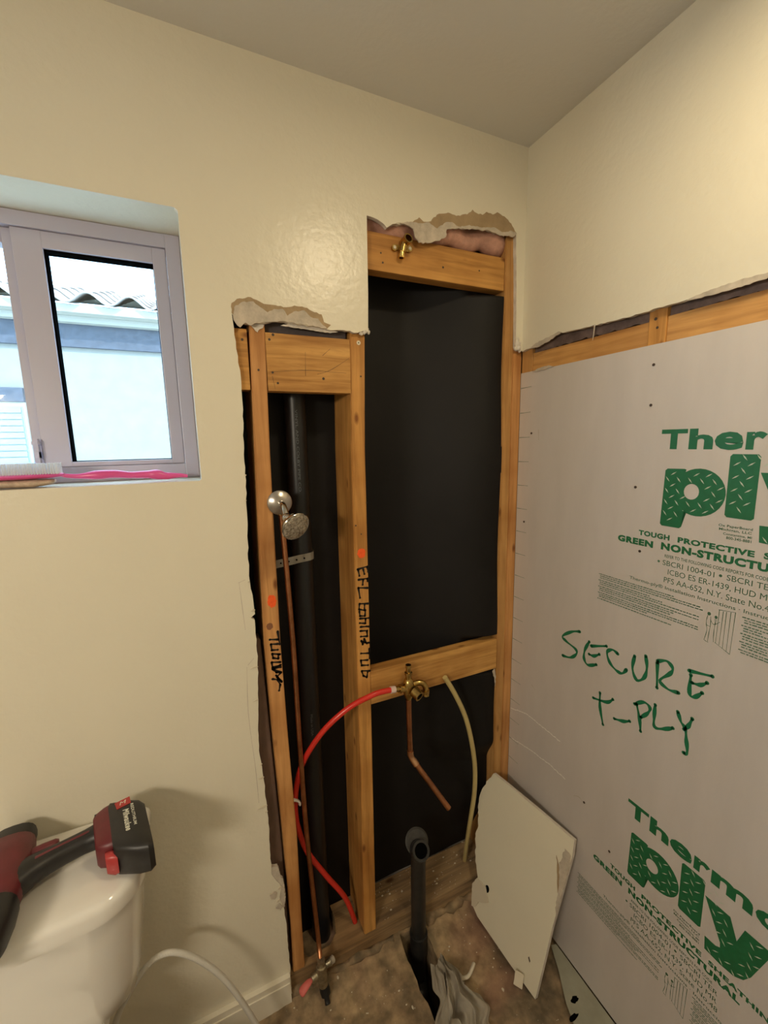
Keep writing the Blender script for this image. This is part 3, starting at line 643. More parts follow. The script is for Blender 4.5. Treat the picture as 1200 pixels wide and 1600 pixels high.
SEC = [[(.256, 1.1), (.23, 1.089), (.198, 1.062), (.212, 1.052), (.245, 1.043), (.249, 1.03), (.23, 1.01), (.202, 1.003)], [(.288, 1.084), (.276, 1.055), (.275, 1.029), (.288, 1.016), (.314, 1.03)], [(.295, 1.075), (.34, 1.095)], [(.29, 1.049), (.304, 1.05), (.321, 1.063)],
 [(.373, 1.089), (.357, 1.093), (.343, 1.079), (.353, 1.055), (.373, 1.043), (.389, 1.044), (.399, 1.059)], [(.417, 1.104), (.414, 1.07), (.427, 1.046), (.444, 1.061), (.449, 1.088), (.444, 1.117)], [(.472, 1.114), (.476, 1.053)], [(.472, 1.118), (.492, 1.128), (.506, 1.117), (.501, 1.101), (.481, 1.074), (.501, 1.063), (.523, 1.067)],
 [(.54, 1.129), (.584, 1.139)], [(.544, 1.121), (.545, 1.079), (.555, 1.075), (.569, 1.093)], [(.548, 1.105), (.563, 1.108), (.576, 1.12)], [(.331, .957), (.334, .916), (.346, .873)], [(.312, .931), (.352, .942), (.369, .96)], [(.377, .91), (.399, .917), (.418, .929)],
 [(.432, .984), (.442, .951), (.447, .921)], [(.427, .982), (.449, 1.0), (.464, .995), (.461, .979), (.445, .957)], [(.476, 1.009), (.476, .976), (.479, .954), (.497, .96), (.519, .977)], [(.526, 1.022), (.534, 1.003), (.544, .993), (.549, .967), (.553, .939), (.546, .934)], [(.556, 1.024), (.55, 1.003), (.542, .989)]]
bm = bmesh.new()
for p in SEC: ribbon(bm, p, .0086, RW(PR))
obj('handwriting', bm, GREEN2, sh, label='green marker words SECURE T-PLY')
bm = bmesh.new()
for i in range(21):
    z = 1.788-i*.0747
    if z > .3: ribbon(bm, [(-.009, z-.001), (.034, z)], .0016, RW(PR))
obj('printed_edge_ticks', bm, INK, sh, kind='stuff')
for (u, z) in ((.405, 1.789), (.406, 1.702), (.042, 1.650), (.385, 1.516), (.408, 1.366), (.024, 1.374), (.392, .521), (.305, .598)):
    bm = bmesh.new(); tube(bm, [(SX-.0012, -u, z), (SX+.0006, -u, z)], .0032, 9); obj('nail_head', bm, KNOT, sh)
for pts in ([(-.006, .706), (.065, .729), (.13, .729), (.209, .727)], [(.003, .595), (.09, .612), (.177, .622), (.235, .618)]):
    P = jag(pts, .008, .0016, 41); bm = bmesh.new(); ribbon(bm, [(a, z) for a, z in P], .0030, RW(SX-.0006)); obj('tear_line', bm, TEARM, sh)
bm = bmesh.new()
for P in ([(.036, 1.830), (.06, 1.836), (.10, 1.838), (.12, 1.832), (.09, 1.829), (.06, 1.828)],): plate(bm, [jag(P, .006, .001, 42, True)], RW(SX-.002), (.002, 0, 0))
obj('torn_paper_edge', bm, TORNW, sh)
for p in ([(.27, .590), (.285, .600), (.30, .597)], [(.085, .845), (.10, .835)], [(.07, 1.66), (.073, 1.63)]):
    obj('scuff', ribbon(bmesh.new(), p, .0018, RW(PR)), TORNW, sh)

# ------------------------------------------------------------------ pipes
stack = empty('vent_stack', (-.673, .112, .0705), 'black vertical plastic pipe behind the copper riser in the left bay', 'pipe')
bm = bmesh.new(); tube(bm, [(-.671, .1165, 2.42), (-.672, .1165, 1.75), (-.673, .1165, .9), (-.673, .1165, .2), (-.673, .1165, -.1)], .0295, 28); obj('pipe', bm, ABS, stack, smooth=60)
bm = bmesh.new()
def vtext(u, v): # lettering that runs down the pipe: local u goes down (-z), v goes to +x... wrapped on the pipe front
    ang = (v-.5)*.22
    return (-.672+.0298*math.sin(ang-.12), .1165-.0298*math.cos(ang-.12), u)
text(bm, 'VINYL AND COLBY PIPE CO.', 1.72, .0, 1.50, 1.0, vtext)
FG = simple('faint_grey_print', (.11, .12, .13), .6)
obj('printed_lettering', bm, FG, stack)
bm = bmesh.new(); text(bm, 'Made in USA', .84, 0, .77, 1.0, vtext); obj('printed_lettering', bm, FG, stack)
bm = bmesh.new(); pts = [(-.756, .070), (-.73, .074), (-.705, .078), (-.69, .083), (-.672, .0845), (-.655, .0875), (-.645, .095), (-.6405, .108), (-.640, .125), (-.640, .1515)]
prev = None
for x, y in pts:
    zz = 1.318+(x+.70)*.05
    v = [bm.verts.new((x, y, zz-.011)), bm.verts.new((x, y, zz+.011))]
    if prev: bm.faces.new((prev[0], v[0], v[1], prev[1]))
    prev = v
bmesh.ops.solidify(bm, geom=bm.faces[:], thickness=.0012)
st = obj('pipe_strap', bm, simple('dull_metal_strap', (.50, .47, .40), .5, .4), label='pale perforated strap holding the black pipe to the left stud', cat='strap')
bm = bmesh.new()
for k in range(4):
    x = -.741+k*.022; tube(bm, [(x, .0695+.0028*k, 1.3165+k*.001), (x, .0735+.0028*k, 1.3165+k*.001)], .0022, 8)
obj('strap_hole', bm, VOID, st)
riser = empty('copper_riser', (-.712, .02, .08), 'thin copper pipe rising from the floor valve to the shower arm', 'pipe')
bm = bmesh.new(); tube(bm, catmull([(-.7415, .028, 1.468), (-.7375, .03, 1.39), (-.729, .030, 1.11), (-.7265, .029, .83), (-.7215, .028, .515), (-.7095, .010, .19), (-.712, -.022, .125)], 6), .0068, 14); obj('pipe', bm, COPPER, riser, smooth=60)
bm = bmesh.new(); tube(bm, catmull([(-.7415, .028, 1.455), (-.742, .028, 1.475), (-.7435, .020, 1.486), (-.7445, .006, 1.4885)], 4), .0088, 14); obj('elbow_fitting', bm, BRASS, riser, smooth=60)
# shower head
shw = empty('shower_head', (-.745, 0, 1.42), 'limescaled chrome shower head on a round flange over the left stud', 'shower head')
prof = [(.0105, 0), (.0300, .0005), (.0305, .003), (.027, .0065), (.018, .0095), (.0125, .0125), (.0105, .0125)]
bm = bmesh.new(); tube(bm, [(-.746, .0115-h, 1.4885) for r, h in prof], [r for r, h in prof], 36, hollow=0); obj('flange', bm, simple('satin_flange', (.55, .51, .47), .28, .95, var=.25, vscale=30), shw, smooth=30)
bm = bmesh.new(); tube(bm, catmull([(-.745, .004, 1.4885), (-.745, -.022, 1.487), (-.744, -.036, 1.478), (-.743, -.045, 1.466)], 5), .0075, 18); obj('shower_arm', bm, CHROME, shw, smooth=60)
C0 = Vector((-.7425, -.050, 1.459)); D = Vector((.26, -.74, -.34)).normalized()
bm = bmesh.new(); bmesh.ops.create_uvsphere(bm, u_segments=18, v_segments=12, radius=.0118, matrix=Matrix.Translation(C0)); tube(bm, [C0+D*.004, C0+D*.006, C0+D*.015, C0+D*.017], [.011, .0135, .0135, .012], 8)
obj('swivel_nut', bm, CHROME, shw, smooth=40)
bm = bmesh.new(); hp = [(.013, .0135), (.018, .020), (.027, .029), (.037, .0345), (.041, .0355), (.043, .0340)]
tube(bm, [C0+D*a for a, r in hp], [r for a, r in hp], 32); obj('shower_bell', bm, CHROME, shw, smooth=45)
bm = bmesh.new(); fp = [(.0428, .0325), (.0440, .0315), (.0450, .019), (.0455, .003)]
tube(bm, [C0+D*a for a, r in fp], [r for a, r in fp], 28); fc = obj('spray_face', bm, SCALE, shw, smooth=True)
bm = bmesh.new(); U = D.cross(Vector((0, 0, 1))).normalized(); V_ = D.cross(U)
for rr, n_ in ((.008, 6), (.0165, 12), (.0255, 18)):
    for k in range(n_):
        a = 2*math.pi*k/n_+rr*40; c_ = C0+D*.0442+(U*math.cos(a)+V_*math.sin(a))*rr; tube(bm, [c_, c_+D*.0022], [.0014, .0009], 6)
obj('spray_nozzle', bm, simple('nozzle_grime', (.22, .16, .10), .7), fc)
# red pex
REDP = [(-.463, -.020, .921), (-.495, -.020, .9235), (-.527, -.020, .921), (-.592, -.012, .898), (-.656, 0, .849), (-.698, .025, .779), (-.724, .045, .713), (-.739, .0485, .652), (-.746, .0485, .591), (-.742, .0485, .525), (-.718, .052, .423), (-.663, .057, .304), (-.603, .06, .185), (-.572, .062, .0718)]
rp_ = empty('red_water_line', (-.572, .062, .0705), 'red flexible water pipe curving from the brass valve down behind the copper riser', 'pipe')
bm = bmesh.new(); tube(bm, catmull(REDP, 7), .0079, 16); obj('pipe', bm, PEXR, rp_, smooth=60)
bm = bmesh.new(); tube(bm, [(-.4665, -.02, .9215), (-.4515, -.02, .9195)], .0100, 18); obj('crimp_ring', bm, simple('clear_crimp_sleeve', (.66, .52, .46), .35), rp_, smooth=40)
bm = bmesh.new(); tube(bm, catmull([(-.7565, .036, .628), (-.745, .038, .622), (-.7345, .040, .610), (-.735, .042, .600)], 4), .0065, 10, flat=.5); obj('pipe_clip', bm, WHITEP, label='small white clip holding the red pipe beside the left stud', cat='clip', smooth=True)
# yellow pex
YEL = [(-.268, 0, .899), (-.229, 0, .829), (-.188, 0, .737), (-.160, .001, .633), (-.141, .006, .526), (-.136, .014, .417), (-.138, .030, .300), (-.135, .055, .168), (-.124, .080, .0718)]
yp = empty('yellowed_water_line', (-.124, .08, .0705), 'yellowed plastic water pipe bowing from the lower wood block to the bottom plate', 'pipe')
bm = bmesh.new(); tube(bm, catmull(YEL, 7), .0079, 16, hollow=.7); obj('pipe', bm, PEXY, yp, smooth=60)
# brass tub and shower valve
vx, vy, vz = -.405, -.016, .908
vl = empty('brass_valve', (vx, vy, vz-.05), 'brass tub and shower valve body in front of the lower wood block', 'valve')
bm = bmesh.new(); tube(bm, [(vx, vy, .872), (vx, vy, .882), (vx, vy, .895), (vx, vy, .925), (vx, vy, .936), (vx, vy, .94)], [.0085, .013, .0165, .0165, .013, .009], 18)
tube(bm, [(vx+.006, vy+.012, vz-.002), (vx+.010, vy-.014, vz-.004)], [.018, .018], 20)
obj('valve_body', bm, BRASS, vl, smooth=35)
bm = bmesh.new(); tube(bm, [(vx, vy, .938), (vx, vy, .952), (vx, vy, .9525), (vx, vy, .960), (vx, vy, .961), (vx, vy, .974), (vx, vy, .975), (vx, vy, .983)], [.0095, .0095, .0115, .0115, .0078, .0078, .0092, .0085], 16, hollow=.6); obj('top_outlet', bm, BRASS, vl, smooth=35)
bm = bmesh.new(); tube(bm, [(vx-.012, vy, .911), (vx-.024, vy, .913), (vx-.0245, vy, .913), (vx-.032, vy, .915), (vx-.0325, vy, .915), (vx-.0485, vy, .9185)], [.0105, .0105, .0125, .0125, .0085, .008], 16); obj('hot_inlet', bm, BRASS, vl, smooth=35)
bm = bmesh.new(); tube(bm, catmull([(vx+.010, vy, .916), (vx+.026, vy-.004, .921), (vx+.041, vy-.010, .919), (vx+.049, vy-.014, .908), (vx+.050, vy-.016, .894)], 4), .0088, 14); obj('cold_inlet_elbow', bm, BRASS, vl, smooth=60)
bm = bmesh.new(); tube(bm, [(vx+.050, vy-.016, .898), (vx+.050, vy-.016, .888), (vx+.050, vy-.016, .8875), (vx+.050, vy-.016, .880)], [.0108, .0108, .0085, .0095], 16, hollow=.6); obj('inlet_ring', bm, BRASS, vl, smooth=35)
bm = bmesh.new(); c1 = Vector((vx+.012, vy-.012, vz-.006)); d1 = Vector((.35, -1, -.35)).normalized()
tube(bm, [c1, c1+d1*.024], [.0165, .0155], 22, hollow=.68); obj('cartridge_port', bm, BRASS, vl, smooth=35)
bm = bmesh.new(); tube(bm, [c1+d1*.0205, c1+d1*.0212], [.0105, .0105], 18); obj('port_bore', bm, VOID, vl)
sp = empty('copper_stub', (-.36, -.03, .57), 'bent copper tub spout pipe hanging below the brass valve', 'pipe')
bm = bmesh.new(); tube(bm, [(vx, vy, .876), (vx+.001, vy, .78), (vx+.004, vy, .692)], .0082, 16); obj('pipe', bm, COPPER, sp, smooth=60)
bm = bmesh.new(); tube(bm, [(vx+.0038, vy, .700), (vx+.004, vy, .686), (vx+.0065, vy-.004, .676), (vx+.012, vy-.012, .667), (vx+.016, vy-.018, .659)], [.0102, .0102, .0092, .0102, .0102], 16); obj('elbow_fitting', bm, simple('copper_fitting', (.62, .36, .2), .3, 1), sp, smooth=50)
bm = bmesh.new(); tube(bm, [(vx+.014, vy-.015, .663), (vx+.088, vy-.086, .537)], .0082, 16, hollow=.78); obj('pipe', bm, COPPER, sp, smooth=60)
# brass drop ear at the upper block
de = empty('drop_ear_elbow', (-.395, 0, 2.10), 'brass drop ear elbow screwed to the upper wood block', 'pipe fitting')
bm = bmesh.new(); tube(bm, [(-.392, .014, 2.133), (-.390, -.012, 2.139)], [.0125, .0125], 20, hollow=.72); tube(bm, [(-.3915, .004, 2.136), (-.398, .004, 2.122), (-.401, .004, 2.110)], [.011, .010, .0095], 16)
obj('elbow_body', bm, BRASS, de, smooth=40)
bm = bmesh.new(); tube(bm, [(-.4005, .004, 2.118), (-.4025, .004, 2.100), (-.4026, .004, 2.0995), (-.403, .004, 2.096)], [.0078, .0078, .009, .0085], 16, hollow=.7); obj('solder_stub', bm, simple('bright_brass', (.85, .62, .22), .18, 1), de, smooth=40)
bm = bmesh.new()
for x, z in ((-.419, 2.121), (-.375, 2.125)): tube(bm, [(x, .0165, z), (x, .010, z)], .0075, 14)
box(bm, -.419, -.375, .011, .0165, 2.117, 2.129); obj('mounting_ear', bm, BRASS, de, smooth=35)
for x, z in ((-.419, 2.121), (-.375, 2.125)): obj('screw_head', tube(bmesh.new(), [(x, .0105, z), (x, .0085, z)], .0042, 10), STEEL, de, smooth=35)
# tub overflow drain
dr = empty('tub_waste_pipe', (-.378, -.02, -.2), 'black plastic tub waste pipe with open top elbow standing in the floor trench', 'drain pipe')
bm = bmesh.new(); tube(bm, catmull([(-.3785, -.020, -.19), (-.3785, -.020, .02), (-.3785, -.020, .28), (-.3785, -.021, .322), (-.3788, -.028, .342), (-.379, -.036, .352)], 6), .0242, 26, caps=False)
bmesh.ops.create_uvsphere(bm, u_segments=24, v_segments=14, radius=.0275, matrix=Matrix.Translation((-.3785, -.016, .338))); obj('pipe', bm, ABSD, dr, smooth=60)
md = Vector((-.10, -.72, .60)).normalized(); mc = Vector((-.3790, -.024, .344))
bm = bmesh.new(); tube(bm, [mc, mc+md*.016, mc+md*.0165, mc+md*.030], [.0262, .0262, .0285, .0280], 28, hollow=.74); obj('overflow_mouth', bm, ABSD, dr, smooth=35)
bm = bmesh.new(); tube(bm, [mc+md*.0265, mc+md*.0270], [.0208, .0208], 24); obj('pipe_bore', bm, VOID, dr)
gc = Vector((-.374, -.004, .352)); bm = bmesh.new(); tube(bm, [gc-md*.006, gc+md*.001, gc+md*.002, gc+md*.005], [.0375, .0385, .036, .033], 30, hollow=0); obj('overflow_gasket', bm, simple('black_gasket', (.025, .024, .024), .6, var=.5, vscale=40, col2=(.06, .056, .048)), dr, smooth=35)
bm = bmesh.new(); tube(bm, [(-.3785, -.020, -.06), (-.3785, -.020, .012), (-.3785, -.020, .0125), (-.3785, -.020, .018)], [.0285, .0285, .0300, .0295], 28); obj('slip_coupling', bm, ABSD, dr, smooth=35)
bm = bmesh.new(); tube(bm, catmull([(-.3785, -.020, -.17), (-.385, -.045, -.195), (-.39, -.10, -.205), (-.392, -.24, -.21)], 5), .0255, 22); obj('trap_arm', bm, ABSD, dr, smooth=60)

# shut-off valve on the floor by the baseboard
so = empty('shut_off_valve', (-.712, -.03, .0), 'grimy brass shut-off valve with a red tab at the foot of the copper riser', 'valve')
bm = bmesh.new(); tube(bm, [(-.712, -.030, .128), (-.712, -.030, .112), (-.712, -.030, .110), (-.713, -.031, .095), (-.713, -.032, .075), (-.711, -.034, .062), (-.709, -.036, .046)], [.0115, .0115, .0155, .0165, .0165, .0150, .0140], 14)
tube(bm, [(-.713, -.030, .088), (-.735, -.034, .086), (-.744, -.036, .086)], [.0125, .0125, .010], 12); tube(bm, [(-.713, -.030, .100), (-.690, -.030, .104), (-.682, -.030, .106)], [.009, .009, .011], 12)
obj('valve_body', bm, simple('grimy_brass', (.42, .36, .24), .4, .8, bump=.8, bscale=120, var=.55, vscale=70), so, smooth=35)
bm = bmesh.new(); tube(bm, [(-.709, -.036, .048), (-.7075, -.040, .034), (-.706, -.046, .022)], [.0125, .0155, .0145], 18, hollow=.5); obj('outlet_mouth', bm, ABS, so, smooth=35)
bm = bmesh.new(); tube(bm, catmull([(-.742, -.036, .087), (-.756, -.042, .088), (-.772, -.046, .080), (-.778, -.047, .074)], 3), [.006, .006, .009, .010, .011, .012, .0125, .0125, .0115, .009], 12, flat=.6); obj('red_tab', bm, simple('faded_red_rubber', (.62, .14, .12), .6), so, smooth=True, label='red rubber tab')
bm = bmesh.new(); tube(bm, catmull([(-.706, -.046, .024), (-.705, -.052, .012), (-.705, -.06, .004)], 3), .008, 10); obj('outlet_stub', bm, ABS, so, smooth=True)
obj('mounting_blob', lumps(bmesh.new(), [(-.675, -.012, .078, .012), (-.682, -.006, .070, .010)], 9), GYP, so, smooth=True)

# ------------------------------------------------------------------ leaning drywall offcut
PT = [(-.051, .004, .475), (-.044, -.038, .476), (-.021, -.176, .475), (.0, -.297, .472), (-.0115, -.303, .431), (-.029, -.303, .374), (-.049, -.303, .306), (-.078, -.302, .208), (-.099, -.305, .134), (-.1385, -.309, .004), (-.151, -.213, .012), (-.168, -.073, .030), (-.169, -.045, .045), (-.154, -.027, .106), (-.143, -.038, .136), (-.134, -.012, .182), (-.118, .013, .253), (-.108, .009, .282), (-.094, .031, .344), (-.081, .033, .39), (-.063, .019, .441)]
nP = Vector((.94742516, .1580029, -.27824568)); O = Vector((0, -.297, .475)); O += nP*-.0135
eu = Vector((0, -1, 0)); eu = (eu-nP*eu.dot(nP)).normalized(); ev = nP.cross(eu); 
if ev.z < 0: ev = -ev
PP = lambda lift: (lambda u, v: O+eu*u+ev*v-nP*lift)
uv = lambda p: ((Vector(p)-Vector((0, -.297, .475))).dot(eu), (Vector(p)-Vector((0, -.297, .475))).dot(ev))
poly = [uv(p) for p in PT]
poly = poly[:9]+poly[9:12]+jag(poly[12:]+[poly[0]], .008, .0022, 51)[:-1]
offc = obj('drywall_offcut', plate(bmesh.new(), [poly], PP(0), nP*.0122, 0, 1), [simple('offcut_paint', (.74, .69, .55), .5, bump=.2, bscale=70, var=.05, vscale=4), GYP], label='cream drywall offcut with torn edges leaning in the corner against the grey panel', cat='drywall piece')
a = uv((-.137, -.081, .134))
bm = plate(bmesh.new(), [circ(a[0], a[1], .0085, .012, 14)], PP(.0006), nP*.001); obj('drilled_hole', bm, VOID, offc)
fl = [uv(p) for p in [(-.137, -.075, .138), (-.143, -.038, .136), (-.154, -.027, .106), (-.169, -.045, .045), (-.160, -.058, .052), (-.157, -.066, .078), (-.150, -.09, .095), (-.145, -.1, .105)]]
bm = plate(bmesh.new(), [jag(fl, .008, .001, 52, True)], PP(.0055), nP*.0045); obj('torn_paper_flap', bm, DUST, offc)
er = [uv(p) for p in [(-.008, -.278, .432), (-.012, -.300, .428), (-.029, -.3035, .374), (-.049, -.3035, .306), (-.066, -.303, .25), (-.062, -.296, .27), (-.045, -.291, .322), (-.036, -.284, .355), (-.030, -.275, .38)]]
bm = plate(bmesh.new(), [jag(er, .007, .0022, 53, True)], PP(.0010), nP*.001); obj('torn_paper_edge', bm, TORNW, offc)
er = [uv(p) for p in [(-.030, -.275, .38), (-.036, -.284, .355), (-.045, -.291, .322), (-.050, -.292, .31), (-.043, -.284, .33), (-.038, -.278, .352), (-.034, -.270, .38), (-.03, -.262, .40)]]
bm = plate(bmesh.new(), [jag(er, .007, .001, 54, True)], PP(.0016), nP*.001); obj('torn_paper_edge', bm, TORN, offc)
a = uv((-.122, -.265, .078)); bm = plate(bmesh.new(), [[(a[0]-.003, a[1]+.008), (a[0]+.004, a[1]), (a[0]+.003, a[1]-.006), (a[0]-.005, a[1]+.003)]], PP(.0004), nP*.0008); obj('nick', bm, KNOT, offc)
bm = bmesh.new(); bmesh.ops.create_cube(bm, size=1, matrix=Matrix.Translation((-.168, -.262, .024)) @ Matrix.Rotation(.6, 4, 'Z') @ Matrix.Rotation(-.9, 4, 'Y') @ Matrix.Diagonal((.034, .026, .007, 1)))
bmesh.ops.bevel(bm, geom=bm.edges[:], offset=.0012, segments=1, affect='EDGES'); obj('plaster_chip', bm, DUST, label='small square plaster chip against the foot of the leaning offcut', cat='plaster chip')

# grey board strip along the right wall
bm = plate(bmesh.new(), [[(-.010, -.235), (-.040, -.295), (-.080, -.36), (-.115, -.45), (-.14, -.62), (.006, -.62), (.007, -.24)]], lambda u, v: (u, v, .0150), (0, 0, .004))
sb = obj('floor_board_strip', bm, STRIP, label='grey-green backer board strip on the floor along the grey panel', cat='board')
bm = bmesh.new()
for cx, cy, rx, ry, sd in ((-.052, -.365, .014, .008, 1), (-.086, -.392, .018, .007, 2), (-.03, -.46, .012, .007, 3)):
    rnd = random.Random(sd); P = [(cx+rx*math.cos(t)*rnd.uniform(.7, 1.1), cy+ry*math.sin(t)*rnd.uniform(.7, 1.1)) for t in [k*math.pi/6 for k in range(12)]]
    plate(bm, [P], lambda u, v: (u, v, .0190), (0, 0, .0006))
obj('tar_spot', bm, VOID, sb)

# rag stuffed in the trench
rg = empty('rag', (-.385, -.2, .01), 'twisted grey rag lying over the floor trench', 'rag')
bm = bmesh.new(); nx, ny = 70, 90
def rag_pt(i, j):
    a = i/nx*2-1; b_ = j/ny                        # a across, b from far end to near end
    w_ = (.030+.050*sstep(b_*1.6)+.022*b_)*(1+.10*math.sin(b_*17)+.06*math.sin(b_*41))
    cx = -.362-.050*b_+.012*math.sin(b_*5); y = -.118-.30*b_+.010*math.sin(a*4+b_*3)
    x = cx+a*w_+.005*math.sin(b_*23+a*5)
    ph = a*7.5+1.6*math.sin(b_*6.0+a*1.5)+b_*2.5
    fold = (1-abs(math.sin(ph)))**1.3*.6+.25*(1-abs(math.sin(ph*1.9+b_*9+1)))
    env = max(0, 1-abs(a)**2.6)*(.35+.65*sstep(b_*5))
    loop = -.8*math.exp(-((a+.15)/.22)**2-((b_-.42)/.09)**2)+.5*math.exp(-((((a+.15)/.42)**2+((b_-.42)/.17)**2)**.5-1)**2/.08)
    return (x, y, .0165+env*((.014+.046*fold+.026*loop)))
g_ = [[bm.verts.new(rag_pt(i, j)) for i in range(nx+1)] for j in range(ny+1)]
for j in range(ny):
    for i in range(nx): bm.faces.new((g_[j][i], g_[j+1][i], g_[j+1][i+1], g_[j][i+1]))
bmesh.ops.solidify(bm, geom=bm.faces[:], thickness=.0016)
bmesh.ops.recalc_face_normals(bm, faces=bm.faces)
obj('folded_cloth', bm, RAG, rg, smooth=True)
bm = bmesh.new(); tube(bm, catmull([(-.325, -.185, .022), (-.305, -.195, .032), (-.285, -.188, .040), (-.272, -.180, .042)], 4), [.006]*12+[.004], 10, flat=.5); obj('rolled_corner', bm, DUST, rg, smooth=True)
# plaster and dirt debris scattered on the slab and the plate
bm = bmesh.new(); rnd = random.Random(12)
for i in range(230):
    x = rnd.uniform(-.84, .0); y = rnd.choice([rnd.uniform(-.45, .0), rnd.uniform(-.2, .01)])
    if TX0-.02 < x < TX1+.02 and TY0-.02 < y < TY1+.02: continue
    r = rnd.choice([.0008, .0010, .0014, .0022]) * rnd.uniform(.7, 1.2)
    if rnd.random() < .03: r = .0055
    s_ = bmesh.ops.create_icosphere(bm, subdivisions=1, radius=r)
    z = fz(x, y)
    a = rnd.uniform(.5, 1.6)
    for v in s_['verts']: v.co = Vector((x+v.co.x*a*rnd.uniform(.8, 1.2), y+v.co.y*rnd.uniform(.8, 1.2), z+r*.3+v.co.z*.5))
obj('plaster_crumbs', bm, DUST, floor, kind='stuff')
bm = bmesh.new()
for i in range(120):
    x = rnd.uniform(-.50, -.06); y = rnd.uniform(.02, .145); r = rnd.choice([.0008, .001, .0014, .003]); 
    s_ = bmesh.ops.create_icosphere(bm, subdivisions=1, radius=r)
    for v in s_['verts']: v.co = Vector((x+v.co.x*1.4, y+v.co.y, .0702+r*.25+v.co.z*.5))
obj('plaster_crumbs', bm, DUST, plate_o, kind='stuff')
# dirt bank where slab meets plate
bm = bmesh.new(); P = [(-.80+i*.02, .004+.004*math.sin(i*1.3), .012) for i in range(38)]
P = [p for p in P]
tube(bm, [p for p in P if p[0] < -.45], [.010+.004*math.sin(i*1.9)+.003*math.sin(i*.7) for i in range(len([p for p in P if p[0] < -.45]))], 10, flat=.8)
tube(bm, [p for p in P if p[0] > -.345], [.014+.005*math.sin(i*1.3)+.004*math.sin(i*2.9) for i in range(len([p for p in P if p[0] > -.345]))], 10, flat=.9)
obj('dirt_bank', bm, FLOOR, floor, kind='stuff', smooth=True)

# ------------------------------------------------------------------ toilet
def rrect(x0, x1, y0, y1, rf, rb, n=9, bow=0):
    """plan outline: back corners radius rb, front (low y) corners radius rf, bowed front"""
    P = []
    for (cx, cy, r, a0) in ((x1-rb, y1-rb, rb, 0), (x0+rb, y1-rb, rb, 90), (x0+rf, y0+rf, rf, 180), (x1-rf, y0+rf, rf, 270)):
        for k in range(n):
            a = math.radians(a0+90*k/(n-1)); P.append([cx+r*math.cos(a), cy+r*math.sin(a)])
        if a0 == 180:
            for k in range(1, 8): P.append([x0+rf+(x1-x0-2*rf)*k/8, y0])
    cx = (x0+x1)/2; hw = (x1-x0)/2
    for p in P:
        t = (y1-p[1])/(y1-y0); p[1] -= bow*max(0, t)**3*(1-((p[0]-cx)/hw)**2)
    return P
def loft(bm, rings, cap=(True, True)):
    R = [[bm.verts.new((p[0], p[1], z)) for p in P] for P, z in rings]; n = len(R[0])
    for i in range(len(R)-1):
        for k in range(n): bm.faces.new((R[i][k], R[i][(k+1) % n], R[i+1][(k+1) % n], R[i+1][k]))
    if cap[0]: bm.faces.new(R[0][::-1])
    if cap[1]: bm.faces.new(R[-1])
    bmesh.ops.recalc_face_normals(bm, faces=bm.faces); return bm
def inset(P, d, c=None):
    cx = sum(p[0] for p in P)/len(P); cy = sum(p[1] for p in P)/len(P)
    mx = max(abs(p[0]-cx) for p in P); my = max(abs(p[1]-cy) for p in P)
    return [[cx+(p[0]-cx)*(1-d/mx), cy+(p[1]-cy)*(1-d/my)] for p in P]
toi = empty('toilet', (-1.33, -.15, 0), 'white porcelain toilet with red power tool on its tank lid', 'toilet')
LR = rrect(-1.566, -1.093, -.222, -.006, .075, .014, bow=.022)
bm = loft(bmesh.new(), [(inset(LR, .006), .758), (inset(LR, .001), .760), (LR, .766), (LR, .786), (inset(LR, .002), .793), (inset(LR, .006), .798), (inset(LR, .013), .8005), (inset(LR, .03), .8015)])
obj('tank_lid', bm, PORC, toi, smooth=50)
TR = rrect(-1.556, -1.106, -.208, -.016, .085, .03, bow=.018)
bm = loft(bmesh.new(), [(inset(TR, .075), .470), (inset(TR, .045), .474), (inset(TR, .030), .49), (inset(TR, .020), .54), (inset(TR, .008), .66), (inset(TR, .002), .757)])
obj('tank', bm, PORC, toi, smooth=50)
DR = rrect(-1.47, -1.19, -.30, -.03, .06, .05)
bm = loft(bmesh.new(), [(inset(DR, .10), .001), (inset(DR, .10), .10), (inset(DR, .08), .28), (inset(DR, .02), .42), (DR, .45), (inset(DR, .006), .468), (inset(DR, .03), .4695)])
obj('bowl_shelf', bm, PORC, toi, smooth=50)
def egg(cx, cy, a, b_, n=36): return [[cx+a*math.sin(2*math.pi*k/n), cy+b_*math.cos(2*math.pi*k/n)*(1 if math.cos(2*math.pi*k/n) < 0 else .8)] for k in range(n)]
bm = loft(bmesh.new(), [(egg(-1.33, -.46, .11, .18), .001), (egg(-1.33, -.46, .10, .17), .12), (egg(-1.33, -.48, .14, .21), .30), (egg(-1.33, -.49, .180, .245), .40), (egg(-1.33, -.49, .185, .25), .425)])
obj('bowl', bm, PORC, toi, smooth=50)
bm = loft(bmesh.new(), [(egg(-1.33, -.49, .185, .25), .427), (egg(-1.33, -.49, .190, .255), .432), (egg(-1.33, -.49, .190, .255), .445), (egg(-1.33, -.49, .18, .245), .452)])
obj('seat_lid', bm, WHITEP, toi, smooth=50)
# white supply hose
bm = bmesh.new(); tube(bm, catmull([(-1.205, -.13, .008), (-1.218, -.11, .10), (-1.222, -.10, .25), (-1.198, -.10, .354), (-1.16, -.10, .426), (-1.111, -.10, .475), (-1.065, -.10, .468), (-1.009, -.10, .401), (-.958, -.10, .299), (-.906, -.10, .14), (-.885, -.10, .05), (-.87, -.11, .009)], 7), .0068, 12)
ho = obj('supply_hose', bm, HOSE, label='white flexible supply hose arching between toilet and baseboard', cat='hose', smooth=60)

